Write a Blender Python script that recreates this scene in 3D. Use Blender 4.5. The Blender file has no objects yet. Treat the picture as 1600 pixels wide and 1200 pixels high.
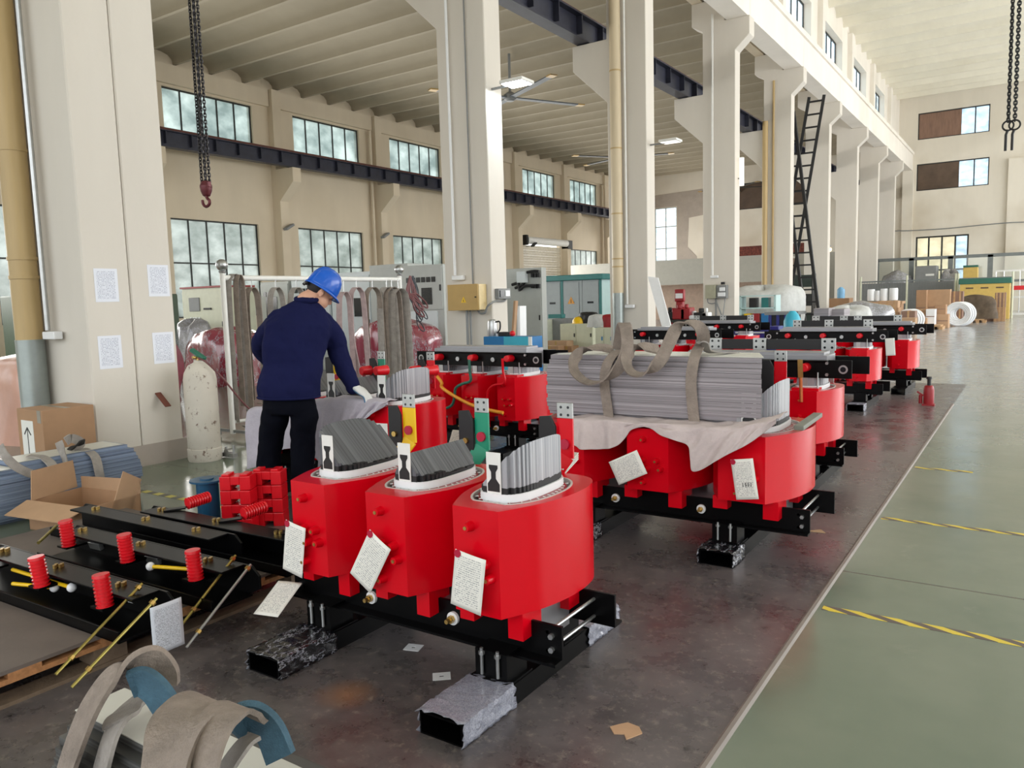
import bpy, math, random
from mathutils import Vector, Matrix, Quaternion
random.seed(7)
PI = math.pi
sc = bpy.context.scene
COL = sc.collection

# ------------------------------------------------------------ camera
F = 1217.0; CAM = Vector((0, 0, 1.45))
YAW, PITCH, ROLL = .5902, .10663, -.02849
fw = Vector((-math.sin(YAW)*math.cos(PITCH), math.cos(YAW)*math.cos(PITCH), -math.sin(PITCH)))
r0 = Vector((math.cos(YAW), math.sin(YAW), 0)); u0 = r0.cross(fw)
rt = math.cos(ROLL)*r0 + math.sin(ROLL)*u0
up = -math.sin(ROLL)*r0 + math.cos(ROLL)*u0
cd = bpy.data.cameras.new('camera'); cam = bpy.data.objects.new('camera', cd); COL.objects.link(cam)
cd.sensor_width = 36; cd.lens = 36*F/1600; cd.clip_end = 300; cd.clip_start = .05
m = Matrix((rt, up, -fw)).transposed().to_4x4(); m.translation = CAM
cam.matrix_world = m
sc.camera = cam

def at(px, py, ax, v):
    "the point on the plane ax = v that a measured sight line meets"
    d = fw*F + rt*(px-800) - up*(py-600)
    i = 'xyz'.index(ax)
    return CAM + d*((v-CAM[i])/d[i])

# ------------------------------------------------------------ world, light, exposure
w = bpy.data.worlds.new('world'); sc.world = w; w.use_nodes = True
nt = w.node_tree; nt.nodes.clear()
wo = nt.nodes.new('ShaderNodeOutputWorld'); bg = nt.nodes.new('ShaderNodeBackground')
tc = nt.nodes.new('ShaderNodeTexCoord'); sx = nt.nodes.new('ShaderNodeSeparateXYZ')
cr = nt.nodes.new('ShaderNodeValToRGB')
cr.color_ramp.elements[0].position = .0; cr.color_ramp.elements[0].color = (.50, .48, .44, 1)
cr.color_ramp.elements[1].position = .12; cr.color_ramp.elements[1].color = (.93, .97, 1, 1)
nt.links.new(tc.outputs['Generated'], sx.inputs[0]); nt.links.new(sx.outputs['Z'], cr.inputs[0])
nt.links.new(cr.outputs[0], bg.inputs['Color']); bg.inputs['Strength'].default_value = 2.9
nt.links.new(bg.outputs[0], wo.inputs[0])

def area(name, loc, rot, sx_, sy_, power, col=(1, 1, 1)):
    l = bpy.data.lights.new(name, 'AREA'); l.shape = 'RECTANGLE'; l.size = sx_; l.size_y = sy_
    l.energy = power; l.color = col
    o = bpy.data.objects.new(name, l); o.location = loc; o.rotation_euler = rot; COL.objects.link(o); return o
# daylight coming in through the big gate behind, the side windows of the main hall and the windows of the side bay
area('gate_daylight', (3, -13, 4.2), (PI/2, 0, 0), 18, 8, 100, (.95, .98, 1))
area('right_windows_daylight', (12.6, 31, 4.5), (0, PI/2, 0), 6, 48, 4700, (.97, .985, 1))
area('right_clerestory_daylight', (12.6, 26, 11.2), (0, PI/2, 0), 1.6, 60, 500, (1, .99, .97))
area('left_windows_daylight', (-24.4, 28, 3.2), (0, -PI/2, 0), 3.2, 50, 3300, (1, .98, .94))
area('end_window_daylight', (-23, 55.2, 5.2), (-PI/2, 0, 0), 1.6, 5, 260, (1, .97, .92))
vs = sc.view_settings
vs.view_transform = 'Standard'; vs.look = 'None'; vs.gamma = 1; vs.use_curve_mapping = False; vs.exposure = 0.0
try:
    sc.cycles.max_bounces = 8; sc.cycles.diffuse_bounces = 4; sc.cycles.use_denoising = True
    sc.cycles.sample_clamp_indirect = 6
except Exception: pass

# ------------------------------------------------------------ materials
MATS = {}
def lin(c):
    return tuple(((x/255)/12.92 if x/255 <= .04045 else ((x/255+.055)/1.055)**2.4) for x in c)
class NT:
    def __init__(s, name):
        s.m = bpy.data.materials.new(name); s.m.use_nodes = True; s.t = s.m.node_tree
        s.b = s.t.nodes['Principled BSDF']; s.tc = None
    def n(s, ty, **kw):
        x = s.t.nodes.new(ty)
        for k, v in kw.items(): setattr(x, k, v)
        return x
    def l(s, a, b): s.t.links.new(a, b)
    def co(s, kind='Object'):
        if s.tc is None: s.tc = s.n('ShaderNodeTexCoord')
        return s.tc.outputs[kind]
    def noise(s, scale, detail=3, rough=.5, stretch=None, kind='Object', w=0):
        n = s.n('ShaderNodeTexNoise'); n.inputs['Scale'].default_value = scale
        n.inputs['Detail'].default_value = detail; n.inputs['Roughness'].default_value = rough
        src = s.co(kind)
        if stretch:
            mp = s.n('ShaderNodeMapping'); mp.inputs['Scale'].default_value = stretch; mp.inputs['Location'].default_value = (w, w, w)
            s.l(src, mp.inputs[0]); src = mp.outputs[0]
        s.l(src, n.inputs['Vector']); return n.outputs['Fac']
    def ramp(s, fac, p0, c0, p1, c1, mid=None, const=False):
        r = s.n('ShaderNodeValToRGB'); e = r.color_ramp.elements
        e[0].position = p0; e[0].color = (*c0, 1); e[1].position = p1; e[1].color = (*c1, 1)
        if mid:
            for p, c in mid: x = e.new(p); x.color = (*c, 1)
        if const: r.color_ramp.interpolation = 'CONSTANT'
        s.l(fac, r.inputs[0]); return r.outputs[0]
    def mix(s, fac, a, b):
        x = s.n('ShaderNodeMix', data_type='RGBA')
        if hasattr(fac, 'links'): s.l(fac, x.inputs[0])
        else: x.inputs[0].default_value = fac
        for i, v in ((6, a), (7, b)):
            if hasattr(v, 'links'): s.l(v, x.inputs[i])
            else: x.inputs[i].default_value = (*v, 1)
        return x.outputs[2]
    def math(s, op, a, b=None, c=None):
        x = s.n('ShaderNodeMath', operation=op)
        for i, v in enumerate((a, b, c)):
            if v is None: continue
            if hasattr(v, 'links'): s.l(v, x.inputs[i])
            else: x.inputs[i].default_value = v
        return x.outputs[0]
    def xyz(s, kind='Object'):
        x = s.n('ShaderNodeSeparateXYZ'); s.l(s.co(kind), x.inputs[0]); return x.outputs
    def bump(s, h, strength=.2, dist=.01):
        b = s.n('ShaderNodeBump'); b.inputs['Strength'].default_value = strength; b.inputs['Distance'].default_value = dist
        s.l(h, b.inputs['Height']); s.l(b.outputs[0], s.b.inputs['Normal'])
    def set(s, col=None, rough=None, metal=None, **kw):
        if col is not None:
            if hasattr(col, 'links'): s.l(col, s.b.inputs['Base Color'])
            else: s.b.inputs['Base Color'].default_value = (*col, 1)
        if rough is not None:
            if hasattr(rough, 'links'): s.l(rough, s.b.inputs['Roughness'])
            else: s.b.inputs['Roughness'].default_value = rough
        if metal is not None: s.b.inputs['Metallic'].default_value = metal
        for k, v in kw.items(): s.b.inputs[k.replace('_', ' ')].default_value = v

def plain(name, rgb, rough=.5, metal=0, var=.12, scale=6, bump=0, spec=None, stretch=None, coat=0):
    if name in MATS: return MATS[name]
    t = NT(name); c = lin(rgb)
    d = tuple(x*(1-var) for x in c); b = tuple(min(1, x*(1+var*.6)) for x in c)
    f = t.noise(scale, 4, .6, stretch)
    t.set(t.ramp(f, .3, d, .7, b), rough, metal)
    if bump: t.bump(t.noise(scale*6, 4, .6, stretch), bump, .01)
    if spec is not None: t.b.inputs['Specular IOR Level'].default_value = spec
    if coat: t.b.inputs['Coat Weight'].default_value = coat
    MATS[name] = t.m; return t.m

def wallpaint(name, rgb, stain=(150, 135, 110), amt=.35, rough=.75):
    t = NT(name); c = lin(rgb)
    f = t.noise(1.0, 5, .6, (1, 1, .25)); g = t.noise(.35, 3, .5)
    base = t.ramp(f, .3, tuple(x*.93 for x in c), .75, tuple(min(1, x*1.03) for x in c))
    k = t.ramp(g, .5, (0, 0, 0), .8, (amt,)*3)
    t.set(t.mix(k, base, lin(stain)), rough); t.bump(t.noise(14, 4, .6), .12, .01)
    MATS[name] = t.m; return t.m
M_col = wallpaint('column_paint', (216, 210, 200), (192, 182, 166), .3)
M_wall = wallpaint('wall_paint', (216, 202, 178), (185, 168, 140), .45)
M_far = wallpaint('far_wall_paint', (226, 219, 205), (185, 170, 145), .6)
M_gird = wallpaint('girder_paint', (240, 234, 224), (196, 186, 166), .35)
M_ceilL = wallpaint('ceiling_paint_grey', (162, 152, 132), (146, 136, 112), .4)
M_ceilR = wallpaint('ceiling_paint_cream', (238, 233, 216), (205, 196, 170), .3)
M_pipec = plain('cream_pipe', (206, 190, 160), .45, 0, .12, 5, stretch=(1, 1, .1))
M_pipe = plain('yellowed_pipe', (186, 160, 112), .45, 0, .15, 5, stretch=(1, 1, .1))
M_grey_pipe = plain('grey_pipe_sleeve', (150, 158, 156), .35, .6, .1)
M_white = plain('white_paint', (228, 228, 224), .5, 0, .05)
M_whitep = plain('white_plastic', (232, 234, 236), .35, 0, .03)
M_steel_dark = plain('dark_blue_steel', (50, 52, 66), .45, .2, .3, 3)
M_rust = plain('rusty_rail', (104, 66, 58), .6, .3, .3, 8)
M_frame = plain('window_frame_dark', (48, 50, 48), .5, .2, .2)
M_black = plain('black_gloss_paint', (6, 6, 7), .34, 0, .2, 20, spec=.14)
M_blackm = plain('black_board', (24, 24, 26), .55, 0, .2)
M_chain = plain('chain_steel', (62, 60, 62), .35, .8, .3, 40)
M_hookred = plain('hook_red_brown', (92, 38, 44), .4, .4, .3, 30)
M_zinc = plain('zinc_steel', (178, 180, 180), .3, .85, .1, 20)
M_tin = plain('tinned_plate', (176, 178, 176), .38, .75, .15, 14)
M_brass = plain('brass', (196, 164, 96), .28, .9, .15, 20)
M_rod = plain('plated_rod', (178, 164, 92), .3, .85, .25, 8)
M_red = plain('red_epoxy', (208, 2, 24), .24, 0, .05, 2, spec=.28)
M_redm = plain('red_plastic', (214, 14, 30), .32, 0, .08, 10)
M_dred = plain('dark_red_winding', (140, 10, 26), .35, 0, .15, 30)
M_rim = plain('insulation_grey', (196, 190, 186), .45, 0, .06)
M_yel = plain('yellow_bar_paint', (236, 192, 20), .35, 0, .08)
M_ora = plain('orange_bar_paint', (236, 158, 40), .35, 0, .08)
M_grn = plain('green_bar_paint', (20, 140, 108), .35, 0, .08)
M_dgrn = plain('dark_green_bar_paint', (40, 100, 84), .35, 0, .1)
M_cop = plain('copper_bar', (180, 96, 50), .35, .6, .15)
M_card = plain('cardboard', (168, 132, 100), .8, 0, .1, 4)
M_card2 = plain('cardboard_light', (182, 148, 116), .8, 0, .1, 4)
M_wood = plain('pallet_wood', (176, 124, 80), .75, 0, .3, 6, stretch=(1, 8, 8), bump=.2)
M_wood2 = plain('pallet_block', (120, 102, 84), .85, 0, .25, 10, bump=.3)
M_navy = plain('navy_cloth', (25, 28, 64), .9, 0, .12, 5, bump=.25, spec=.08)
M_trou = plain('dark_trouser_cloth', (11, 13, 22), .9, 0, .15, 5, bump=.2, spec=.08)
M_skin = plain('skin', (206, 158, 132), .55, 0, .06)
M_hair = plain('hair_black', (28, 24, 24), .7, 0, .2, 60)
M_helm = plain('blue_helmet', (18, 88, 190), .22, 0, .06)
M_shoe = plain('shoe_black', (22, 22, 24), .5, 0, .1)
M_glv = plain('glove_white', (214, 214, 212), .85, 0, .08)
M_glb = plain('glove_blue', (70, 118, 150), .7, 0, .1)
M_strap = plain('worn_webbing', (142, 130, 120), .9, 0, .25, 14, bump=.6, stretch=(1, 1, 1))
M_strap2 = plain('worn_webbing_grey', (156, 150, 144), .9, 0, .25, 12, bump=.5)
M_pink = plain('faded_pink_webbing', (176, 156, 156), .9, 0, .2, 12, bump=.4)
M_blues = plain('blue_sleeve', (62, 94, 112), .8, 0, .3, 16, bump=.6)
M_cab = plain('cabinet_grey', (178, 182, 178), .45, 0, .04)
M_cabw = plain('cabinet_light', (208, 216, 218), .45, 0, .04)
M_cabc = plain('cabinet_cream', (206, 208, 184), .45, 0, .06)
M_dk = plain('dark_glass_panel', (30, 34, 38), .15, 0, .2)
M_teal = plain('teal_paint', (26, 110, 108), .4, 0, .12)
M_kiosk = plain('kiosk_grey_door', (150, 158, 160), .45, 0, .05)
M_kioskl = plain('kiosk_pale_side', (184, 212, 212), .4, 0, .05)
M_blue = plain('blue_cabinet_paint', (24, 110, 168), .35, 0, .06)
M_cyan = plain('cyan_cabinet_paint', (60, 170, 196), .35, 0, .06)
M_dblue = plain('deep_blue_plastic', (42, 48, 128), .35, 0, .12)
M_spool = plain('spool_blue', (24, 78, 112), .35, 0, .15)
M_ochre = plain('ochre_box_paint', (176, 146, 88), .4, .2, .06)
M_tanky = plain('yellow_cabinet', (206, 176, 96), .5, 0, .08)
M_cyl = plain('chipped_white_cylinder', (206, 200, 184), .6, 0, .2, 18, bump=.2)
M_rail = plain('rail_grey', (120, 126, 126), .4, .3, .1)
M_pallet = plain('pallet_pale', (186, 150, 110), .8, 0, .2, 8)
M_grey = plain('mid_grey_paint', (128, 130, 130), .5, 0, .08)
M_pgrey = plain('partition_grey', (172, 170, 160), .6, 0, .05)
M_tarpr = plain('red_tarp_plastic', (150, 70, 84), .25, 0, .35, 3, bump=.5)
M_salm = plain('salmon_wrap', (206, 160, 142), .25, 0, .12, 2, bump=.2)
M_jack = plain('jack_red', (150, 26, 34), .4, 0, .15)
M_brown = plain('brown_sheet', (136, 106, 90), .5, 0, .2, 1.5, stretch=(6, 1, 1))
M_brownd = plain('dark_brown_sheet', (92, 74, 60), .5, 0, .3, 1.2)
M_brick = plain('brick_patch', (112, 60, 50), .9, 0, .5, 9, bump=.5)
M_alu = plain('aluminium_rail', (138, 130, 124), .6, 0, .12, 4)
M_darkr = plain('sticker_red', (176, 24, 58), .4, 0, .05)
M_stain = plain('grey_plaster', (176, 166, 156), .85, 0, .1, 2)
M_pink2 = plain('rust_brown_steel', (110, 62, 50), .6, .3, .2)
M_hose = plain('red_brown_hose', (104, 56, 58), .5, 0, .2, 10)
M_wire = plain('dark_cable', (44, 50, 58), .5, 0, .1)

def chipped():
    t = NT('chipped_cylinder_paint'); n = t.noise(7, 6, .75); n2 = t.noise(26, 4, .7)
    c = t.ramp(t.math('MULTIPLY', n, t.math('ADD', n2, .5)), .60, lin((204, 198, 186)), .68, lin((96, 66, 52)))
    t.set(t.mix(t.ramp(t.noise(3, 3, .5), .4, (0, 0, 0), .7, (.4,)*3), c, lin((168, 160, 146))), .6); t.bump(n2, .2, .004); return t.m
M_cyl = chipped()
def lam(name, a, b, axis, freq, rough=.4, metal=.35, kind='Object'):
    "sheet steel seen on its cut edges: irregular fine bands along one axis"
    t = NT(name); st = [.6, .6, .6]; st[axis] = freq
    f = t.noise(1.0, 2, .5, tuple(st)); g = t.noise(1.0, 1, .5, tuple(x*(.22 if i == axis else 1) for i, x in enumerate(st)), w=3)
    c1 = t.ramp(f, .35, lin(a), .65, lin(b)); k = t.ramp(g, .4, (.74,)*3, .62, (1,)*3)
    mx = t.n('ShaderNodeMix', data_type='RGBA', blend_type='MULTIPLY'); mx.inputs[0].default_value = .8
    t.l(c1, mx.inputs[6]); t.l(k, mx.inputs[7])
    t.set(mx.outputs[2], rough, metal); t.bump(f, .12, .001); MATS[name] = t.m; return t.m
M_lamY = lam('core_sheets', (84, 86, 92), (112, 114, 120), 1, 260)
M_lamYl = lam('core_sheets_light', (132, 134, 140), (178, 178, 182), 1, 260, .35, .3)
M_lamZ = lam('yoke_sheets_stack', (124, 118, 122), (170, 164, 168), 2, 170, .5, .1)
M_lamZb = lam('blue_sheets_stack', (112, 126, 150), (150, 166, 190), 2, 110, .5, .1)
M_lamZd = lam('dark_sheets_stack', (62, 62, 62), (110, 110, 108), 2, 90, .5, .2)
M_yoke = plain('yoke_sheet_top', (150, 150, 154), .35, .5, .08, 4)
M_sheet = plain('pale_sheet_top', (206, 206, 198), .4, .1, .08, 3)

def paper(name, seed=0, rgb=(232, 230, 222), ink=(110, 112, 120), rows=30, big=False):
    t = NT(name); o = t.xyz('Generated')
    row = t.math('FRACT', t.math('MULTIPLY', o[1], rows))
    inrow = t.math('GREATER_THAN', row, .55)
    n = t.noise(1, 2, .8, (26, rows, 1), 'Generated', seed)
    ink_on = t.math('GREATER_THAN', n, .5)
    ex = t.math('MULTIPLY', t.math('GREATER_THAN', o[0], .1), t.math('LESS_THAN', o[0], .88))
    ey = t.math('MULTIPLY', t.math('GREATER_THAN', o[1], .08), t.math('LESS_THAN', o[1], .93))
    k = t.math('MULTIPLY', t.math('MULTIPLY', inrow, ink_on), t.math('MULTIPLY', ex, ey))
    t.set(t.mix(t.math('MULTIPLY', k, .75), lin(rgb), lin(ink)), .7)
    MATS[name] = t.m; return t.m
M_tag = paper('printed_tag_paper', 0, rows=26)
M_a4 = paper('printed_notice_paper', 5, (226, 230, 240), (100, 108, 140), 24)
M_list = paper('printed_parts_list', 9, (218, 224, 234), (100, 106, 120), 34)
M_paper = plain('blank_paper', (226, 226, 220), .7, 0, .03)

# hazard tape: slanted yellow and black stripes across a strip laid along X
def tape(name, slant, a=(222, 200, 70), b=(98, 88, 84)):
    t = NT(name); o = t.xyz()
    s = t.math('FRACT', t.math('MULTIPLY', t.math('ADD', o[0], t.math('MULTIPLY', o[1], slant)), 1/.165))
    t.set(t.mix(t.math('GREATER_THAN', s, .5), lin(a), lin(b)), .5); return t.m
M_tape = tape('hazard_tape', 2.2); M_tape0 = tape('hazard_tape_square', 0, (206, 196, 100), (96, 96, 88))

# stretch film: clear crinkled plastic over black steel, crease highlights painted in as pale lines
def film(name, base=(20, 20, 24), amt=.5, scale=30, stretch=(1, 1, 1)):
    t = NT(name)
    n = t.noise(scale, 5, .7, stretch); n2 = t.noise(scale*2.5, 4, .8, stretch, w=4)
    ridge = t.math('ABSOLUTE', t.math('SUBTRACT', n, .5)); ridge2 = t.math('ABSOLUTE', t.math('SUBTRACT', n2, .5))
    rd = t.math('MINIMUM', ridge, ridge2) if amt > .3 else ridge
    c = t.ramp(rd, .0, lin((170, 172, 184)), .012+.07*amt, lin(base))
    t.set(c, .18, 0); t.b.inputs['Specular IOR Level'].default_value = .9
    t.b.inputs['Coat Weight'].default_value = .7; t.b.inputs['Coat Roughness'].default_value = .1
    t.bump(n2, .45, .015); return t.m
M_film = film('stretch_film_on_black', (14, 14, 20), .10, 9, (1.6, .5, 1.4)); M_foil = film('stretch_film_silvery', (124, 128, 146), .35, 60)
M_clear = film('clear_plastic_crumple', (132, 132, 134), .2, 5)
M_clearr = film('plastic_over_red', (146, 58, 74), .06, 3.5, (1, 1, .5))

def cloth_mat(name, rgb):
    t = NT(name); c = lin(rgb); f = t.noise(6, 5, .65); 
    t.set(t.ramp(f, .3, tuple(x*.8 for x in c), .7, c), .9); t.bump(t.noise(9, 5, .7), .6, .02); return t.m
M_cloth = cloth_mat('dust_sheet_cloth', (206, 192, 190)); M_cloth2 = cloth_mat('grey_dust_sheet_cloth', (186, 180, 190))
M_white_tarp = cloth_mat('white_plastic_sheet', (206, 208, 206))

def glassy(name, tint, trans=.45, scale=.8, dark=(.55, .6, .6), rough=.25):
    "dusty window pane: lets daylight through, blurred and tinted"
    t = NT(name); t.t.nodes.remove(t.b)
    out = [n for n in t.t.nodes if n.type == 'OUTPUT_MATERIAL'][0]
    n = t.noise(scale, 4, .6, (1, 1, 1.6)); col = t.ramp(n, .35, dark, .65, tint)
    tr = t.n('ShaderNodeBsdfTransparent'); tl = t.n('ShaderNodeBsdfTranslucent'); gl = t.n('ShaderNodeBsdfGlossy')
    gl.inputs['Roughness'].default_value = rough
    t.l(col, tr.inputs[0]); t.l(col, tl.inputs[0])
    m1 = t.n('ShaderNodeMixShader'); m1.inputs[0].default_value = 1-trans; t.l(tr.outputs[0], m1.inputs[1]); t.l(tl.outputs[0], m1.inputs[2])
    m2 = t.n('ShaderNodeMixShader'); m2.inputs[0].default_value = .08; t.l(m1.outputs[0], m2.inputs[1]); t.l(gl.outputs[0], m2.inputs[2])
    t.l(m2.outputs[0], out.inputs[0]); MATS[name] = t.m; return t.m
M_gl_up = glassy('dusty_pane_upper', (.68, .74, .72), .6, .9, (.40, .46, .45))
M_gl_lo = glassy('dusty_pane_lower', (.60, .64, .62), .6, 1.2, (.38, .42, .40))
M_gl_br = glassy('bright_pane', (.92, .97, 1), .8, 2, (.7, .8, .88))
M_gl_far = glassy('corrugated_pane', (.80, .90, .98), .65, 2, (.58, .68, .76))
M_gl_cl = glassy('fence_glass', (.97, .99, .98), .995, 1, (.94, .97, .96), .1)

def emit(name, rgb, s):
    t = NT(name); t.set(lin(rgb), .5); t.b.inputs['Emission Color'].default_value = (*lin(rgb), 1)
    t.b.inputs['Emission Strength'].default_value = s; return t.m
M_lamp = emit('lamp_lens', (235, 248, 255), 60); M_lampw = emit('lamp_lens_dim', (250, 246, 236), 1.2)
M_lampwarm = emit('warm_lamp', (255, 214, 150), 6)

# floor: green epoxy, with an old dark work zone left of the metal strip
def floor_mat():
    t = NT('floor_epoxy'); o = t.xyz()
    n1 = t.noise(.55, 5, .6); n2 = t.noise(3.2, 6, .7, w=2, stretch=(1, 1, 1)); n3 = t.noise(22, 5, .75)
    n4 = t.noise(.28, 3, .5, stretch=(1, 1, 1), w=7)
    green = t.ramp(n1, .3, lin((92, 108, 92)), .7, lin((124, 132, 116)))
    green = t.mix(t.ramp(n2, .62, (0, 0, 0), .8, (.35,)*3), green, lin((150, 146, 134)))
    green = t.mix(t.ramp(n3, .72, (0, 0, 0), .8, (.5,)*3), green, lin((60, 62, 56)))
    dark = t.ramp(n2, .30, lin((56, 54, 55)), .70, lin((110, 104, 104)))
    dark = t.mix(t.ramp(n4, .45, (0, 0, 0), .68, (.45,)*3), dark, lin((92, 84, 88)))
    dark = t.mix(t.ramp(n3, .54, (0, 0, 0), .70, (.75,)*3), dark, lin((140, 132, 124)))
    dark = t.mix(t.ramp(t.noise(9, 6, .8, w=9, stretch=(1, 1, 1)), .58, (0, 0, 0), .66, (.7,)*3), dark, lin((28, 25, 26)))
    # round sandy stain by the skid
    def blob(x, y, rad, warp=.1):
        dx = t.math('SUBTRACT', o[0], x); dy = t.math('SUBTRACT', o[1], y)
        d = t.math('SQRT', t.math('ADD', t.math('MULTIPLY', dx, dx), t.math('MULTIPLY', dy, dy)))
        d = t.math('ADD', d, t.math('MULTIPLY', t.math('SUBTRACT', n2, .5), warp))
        return t.math('SUBTRACT', 1, t.math('SMOOTH_MIN', 1, t.math('DIVIDE', d, rad), .1))
    p = at(540, 1085, 'z', 0)
    dark = t.mix(t.math('MULTIPLY', blob(p.x, p.y, .13), .9), dark, lin((146, 110, 84)))
    inx = t.math('MULTIPLY', t.math('LESS_THAN', o[0], -.79), t.math('GREATER_THAN', t.math('ADD', o[0], t.math('MULTIPLY', t.math('SUBTRACT', n1, .5), .25)), -4.72))
    iny = t.math('LESS_THAN', o[1], 13.5)
    k = t.math('MULTIPLY', inx, iny)
    # reflected daylight painted in: the floor turns paler grey towards the far end
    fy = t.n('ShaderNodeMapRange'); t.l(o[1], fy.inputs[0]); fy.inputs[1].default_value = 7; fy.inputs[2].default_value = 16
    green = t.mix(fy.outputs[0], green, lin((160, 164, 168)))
    # expansion joints every six metres
    j = t.math('ABSOLUTE', t.math('SUBTRACT', t.math('FRACT', t.math('DIVIDE', t.math('ADD', o[1], 1.79+3), 6.0)), .5))
    green = t.mix(t.math('LESS_THAN', j, .0012), green, lin((48, 50, 44)))
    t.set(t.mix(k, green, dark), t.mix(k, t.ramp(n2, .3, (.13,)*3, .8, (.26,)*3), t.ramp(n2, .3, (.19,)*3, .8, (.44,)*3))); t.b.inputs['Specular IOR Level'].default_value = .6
    t.bump(t.noise(2.0, 4, .6), .05, .02)
    return t.m
M_floor = floor_mat()

# ------------------------------------------------------------ mesh helpers
def _perp(d):
    d = d.normalized(); a = Vector((0, 0, 1)) if abs(d.z) < .9 else Vector((1, 0, 0))
    u = d.cross(a).normalized(); return u, d.cross(u).normalized()
class MB:
    def __init__(s): s.v = []; s.f = []
    def add(s, vs, fs):
        n = len(s.v); s.v += [tuple(p) for p in vs]; s.f += [tuple(i+n for i in f) for f in fs]; return s
    def box(s, x0, x1, y0, y1, z0, z1):
        return s.add([(x0, y0, z0), (x1, y0, z0), (x1, y1, z0), (x0, y1, z0), (x0, y0, z1), (x1, y0, z1), (x1, y1, z1), (x0, y1, z1)],
                     [(0, 3, 2, 1), (4, 5, 6, 7), (0, 1, 5, 4), (1, 2, 6, 5), (2, 3, 7, 6), (3, 0, 4, 7)])
    def bar(s, a, b, wd, ht, upv=(0, 0, 1)):
        "rectangular bar from a to b, wd across and ht along upv"
        a = Vector(a); b = Vector(b); d = (b-a).normalized(); uu = Vector(upv)
        sd = d.cross(uu)
        if sd.length < 1e-4: sd = d.cross(Vector((1, 0, 0)))
        sd.normalize(); uu = sd.cross(d).normalized(); vs = []
        for p in (a, b):
            for i, j in ((-1, -1), (1, -1), (1, 1), (-1, 1)): vs.append(p + sd*(wd/2*i) + uu*(ht/2*j))
        return s.add(vs, [(0, 3, 2, 1), (4, 5, 6, 7), (0, 1, 5, 4), (1, 2, 6, 5), (2, 3, 7, 6), (3, 0, 4, 7)])
    def cyl(s, a, b, ra, rb=None, n=16, caps=True):
        a = Vector(a); b = Vector(b); rb = ra if rb is None else rb; u, v = _perp(b-a); vs = []
        for p, r in ((a, ra), (b, rb)):
            for i in range(n):
                t = 2*PI*i/n; vs.append(p + u*(r*math.cos(t)) + v*(r*math.sin(t)))
        fs = [(i, (i+1) % n, n+(i+1) % n, n+i) for i in range(n)]
        if caps: fs += [tuple(range(n-1, -1, -1)), tuple(range(n, 2*n))]
        return s.add(vs, fs)
    def tube(s, pts, r, n=8, closed=False, radii=None):
        pts = [Vector(p) for p in pts]; k = len(pts); vs = []; u = None
        for i, p in enumerate(pts):
            a = pts[(i-1) % k] if (closed or i > 0) else p; b = pts[(i+1) % k] if (closed or i < k-1) else p
            d = (b-a).normalized()
            if u is None: u, _ = _perp(d)
            u = (u - d*u.dot(d)).normalized(); v = d.cross(u); rr = radii[i] if radii else r
            for j in range(n):
                t = 2*PI*j/n; vs.append(p + u*(rr*math.cos(t)) + v*(rr*math.sin(t)))
        fs = []; rng = k if closed else k-1
        for i in range(rng):
            o = i*n; q = ((i+1) % k)*n
            fs += [(o+j, o+(j+1) % n, q+(j+1) % n, q+j) for j in range(n)]
        if not closed: fs += [tuple(range(n-1, -1, -1)), tuple(range((k-1)*n, k*n))]
        return s.add(vs, fs)
    def ribbon(s, pts, wdir, wd, th):
        "flat strap through pts, wide along wdir (one vector or one per point)"
        pts = [Vector(p) for p in pts]; k = len(pts); vs = []
        for i, p in enumerate(pts):
            d = (pts[min(k-1, i+1)]-pts[max(0, i-1)]).normalized()
            wv = Vector(wdir[i]) if isinstance(wdir, list) else Vector(wdir)
            wv = (wv - d*wv.dot(d)).normalized(); nn = d.cross(wv)
            for a, b in ((-1, -1), (-.9, 1), (.9, 1), (1, -1)): vs.append(p + wv*(wd/2*a) + nn*(th/2*b))
        fs = []
        for i in range(k-1):
            o = i*4; fs += [(o+j, o+(j+1) % 4, o+4+(j+1) % 4, o+4+j) for j in range(4)]
        fs += [(3, 2, 1, 0), tuple((k-1)*4+j for j in range(4))]
        return s.add(vs, fs)
    def prism(s, poly, a, b, axis='z'):
        "extrude a 2-D outline along an axis between a and b"
        n = len(poly)
        def P(u, v, t): return {'z': (u, v, t), 'y': (u, t, v), 'x': (t, u, v)}[axis]
        vs = [P(u, v, a) for u, v in poly] + [P(u, v, b) for u, v in poly]
        fs = [(i, (i+1) % n, n+(i+1) % n, n+i) for i in range(n)] + [tuple(range(n-1, -1, -1)), tuple(range(n, 2*n))]
        return s.add(vs, fs)
    def ring(s, outer, inner, z0, z1):
        "vertical-walled ring between two outlines with the same number of points"
        n = len(outer); vs = [(x, y, z0) for x, y in outer] + [(x, y, z1) for x, y in outer] + [(x, y, z0) for x, y in inner] + [(x, y, z1) for x, y in inner]
        fs = []
        for i in range(n):
            j = (i+1) % n
            fs += [(i, j, n+j, n+i), (2*n+j, 2*n+i, 3*n+i, 3*n+j), (n+i, n+j, 3*n+j, 3*n+i), (j, i, 2*n+i, 2*n+j)]
        return s.add(vs, fs)
    def lathe(s, prof, c=(0, 0, 0), n=24):
        vs = []; c = Vector(c)
        for r, z in prof:
            for i in range(n):
                t = 2*PI*i/n; vs.append((c.x+r*math.cos(t), c.y+r*math.sin(t), c.z+z))
        fs = []; k = len(prof)
        for a in range(k-1):
            fs += [(a*n+i, a*n+(i+1) % n, (a+1)*n+(i+1) % n, (a+1)*n+i) for i in range(n)]
        fs += [tuple(range(n-1, -1, -1)), tuple(range((k-1)*n, k*n))]
        return s.add(vs, fs)
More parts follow.
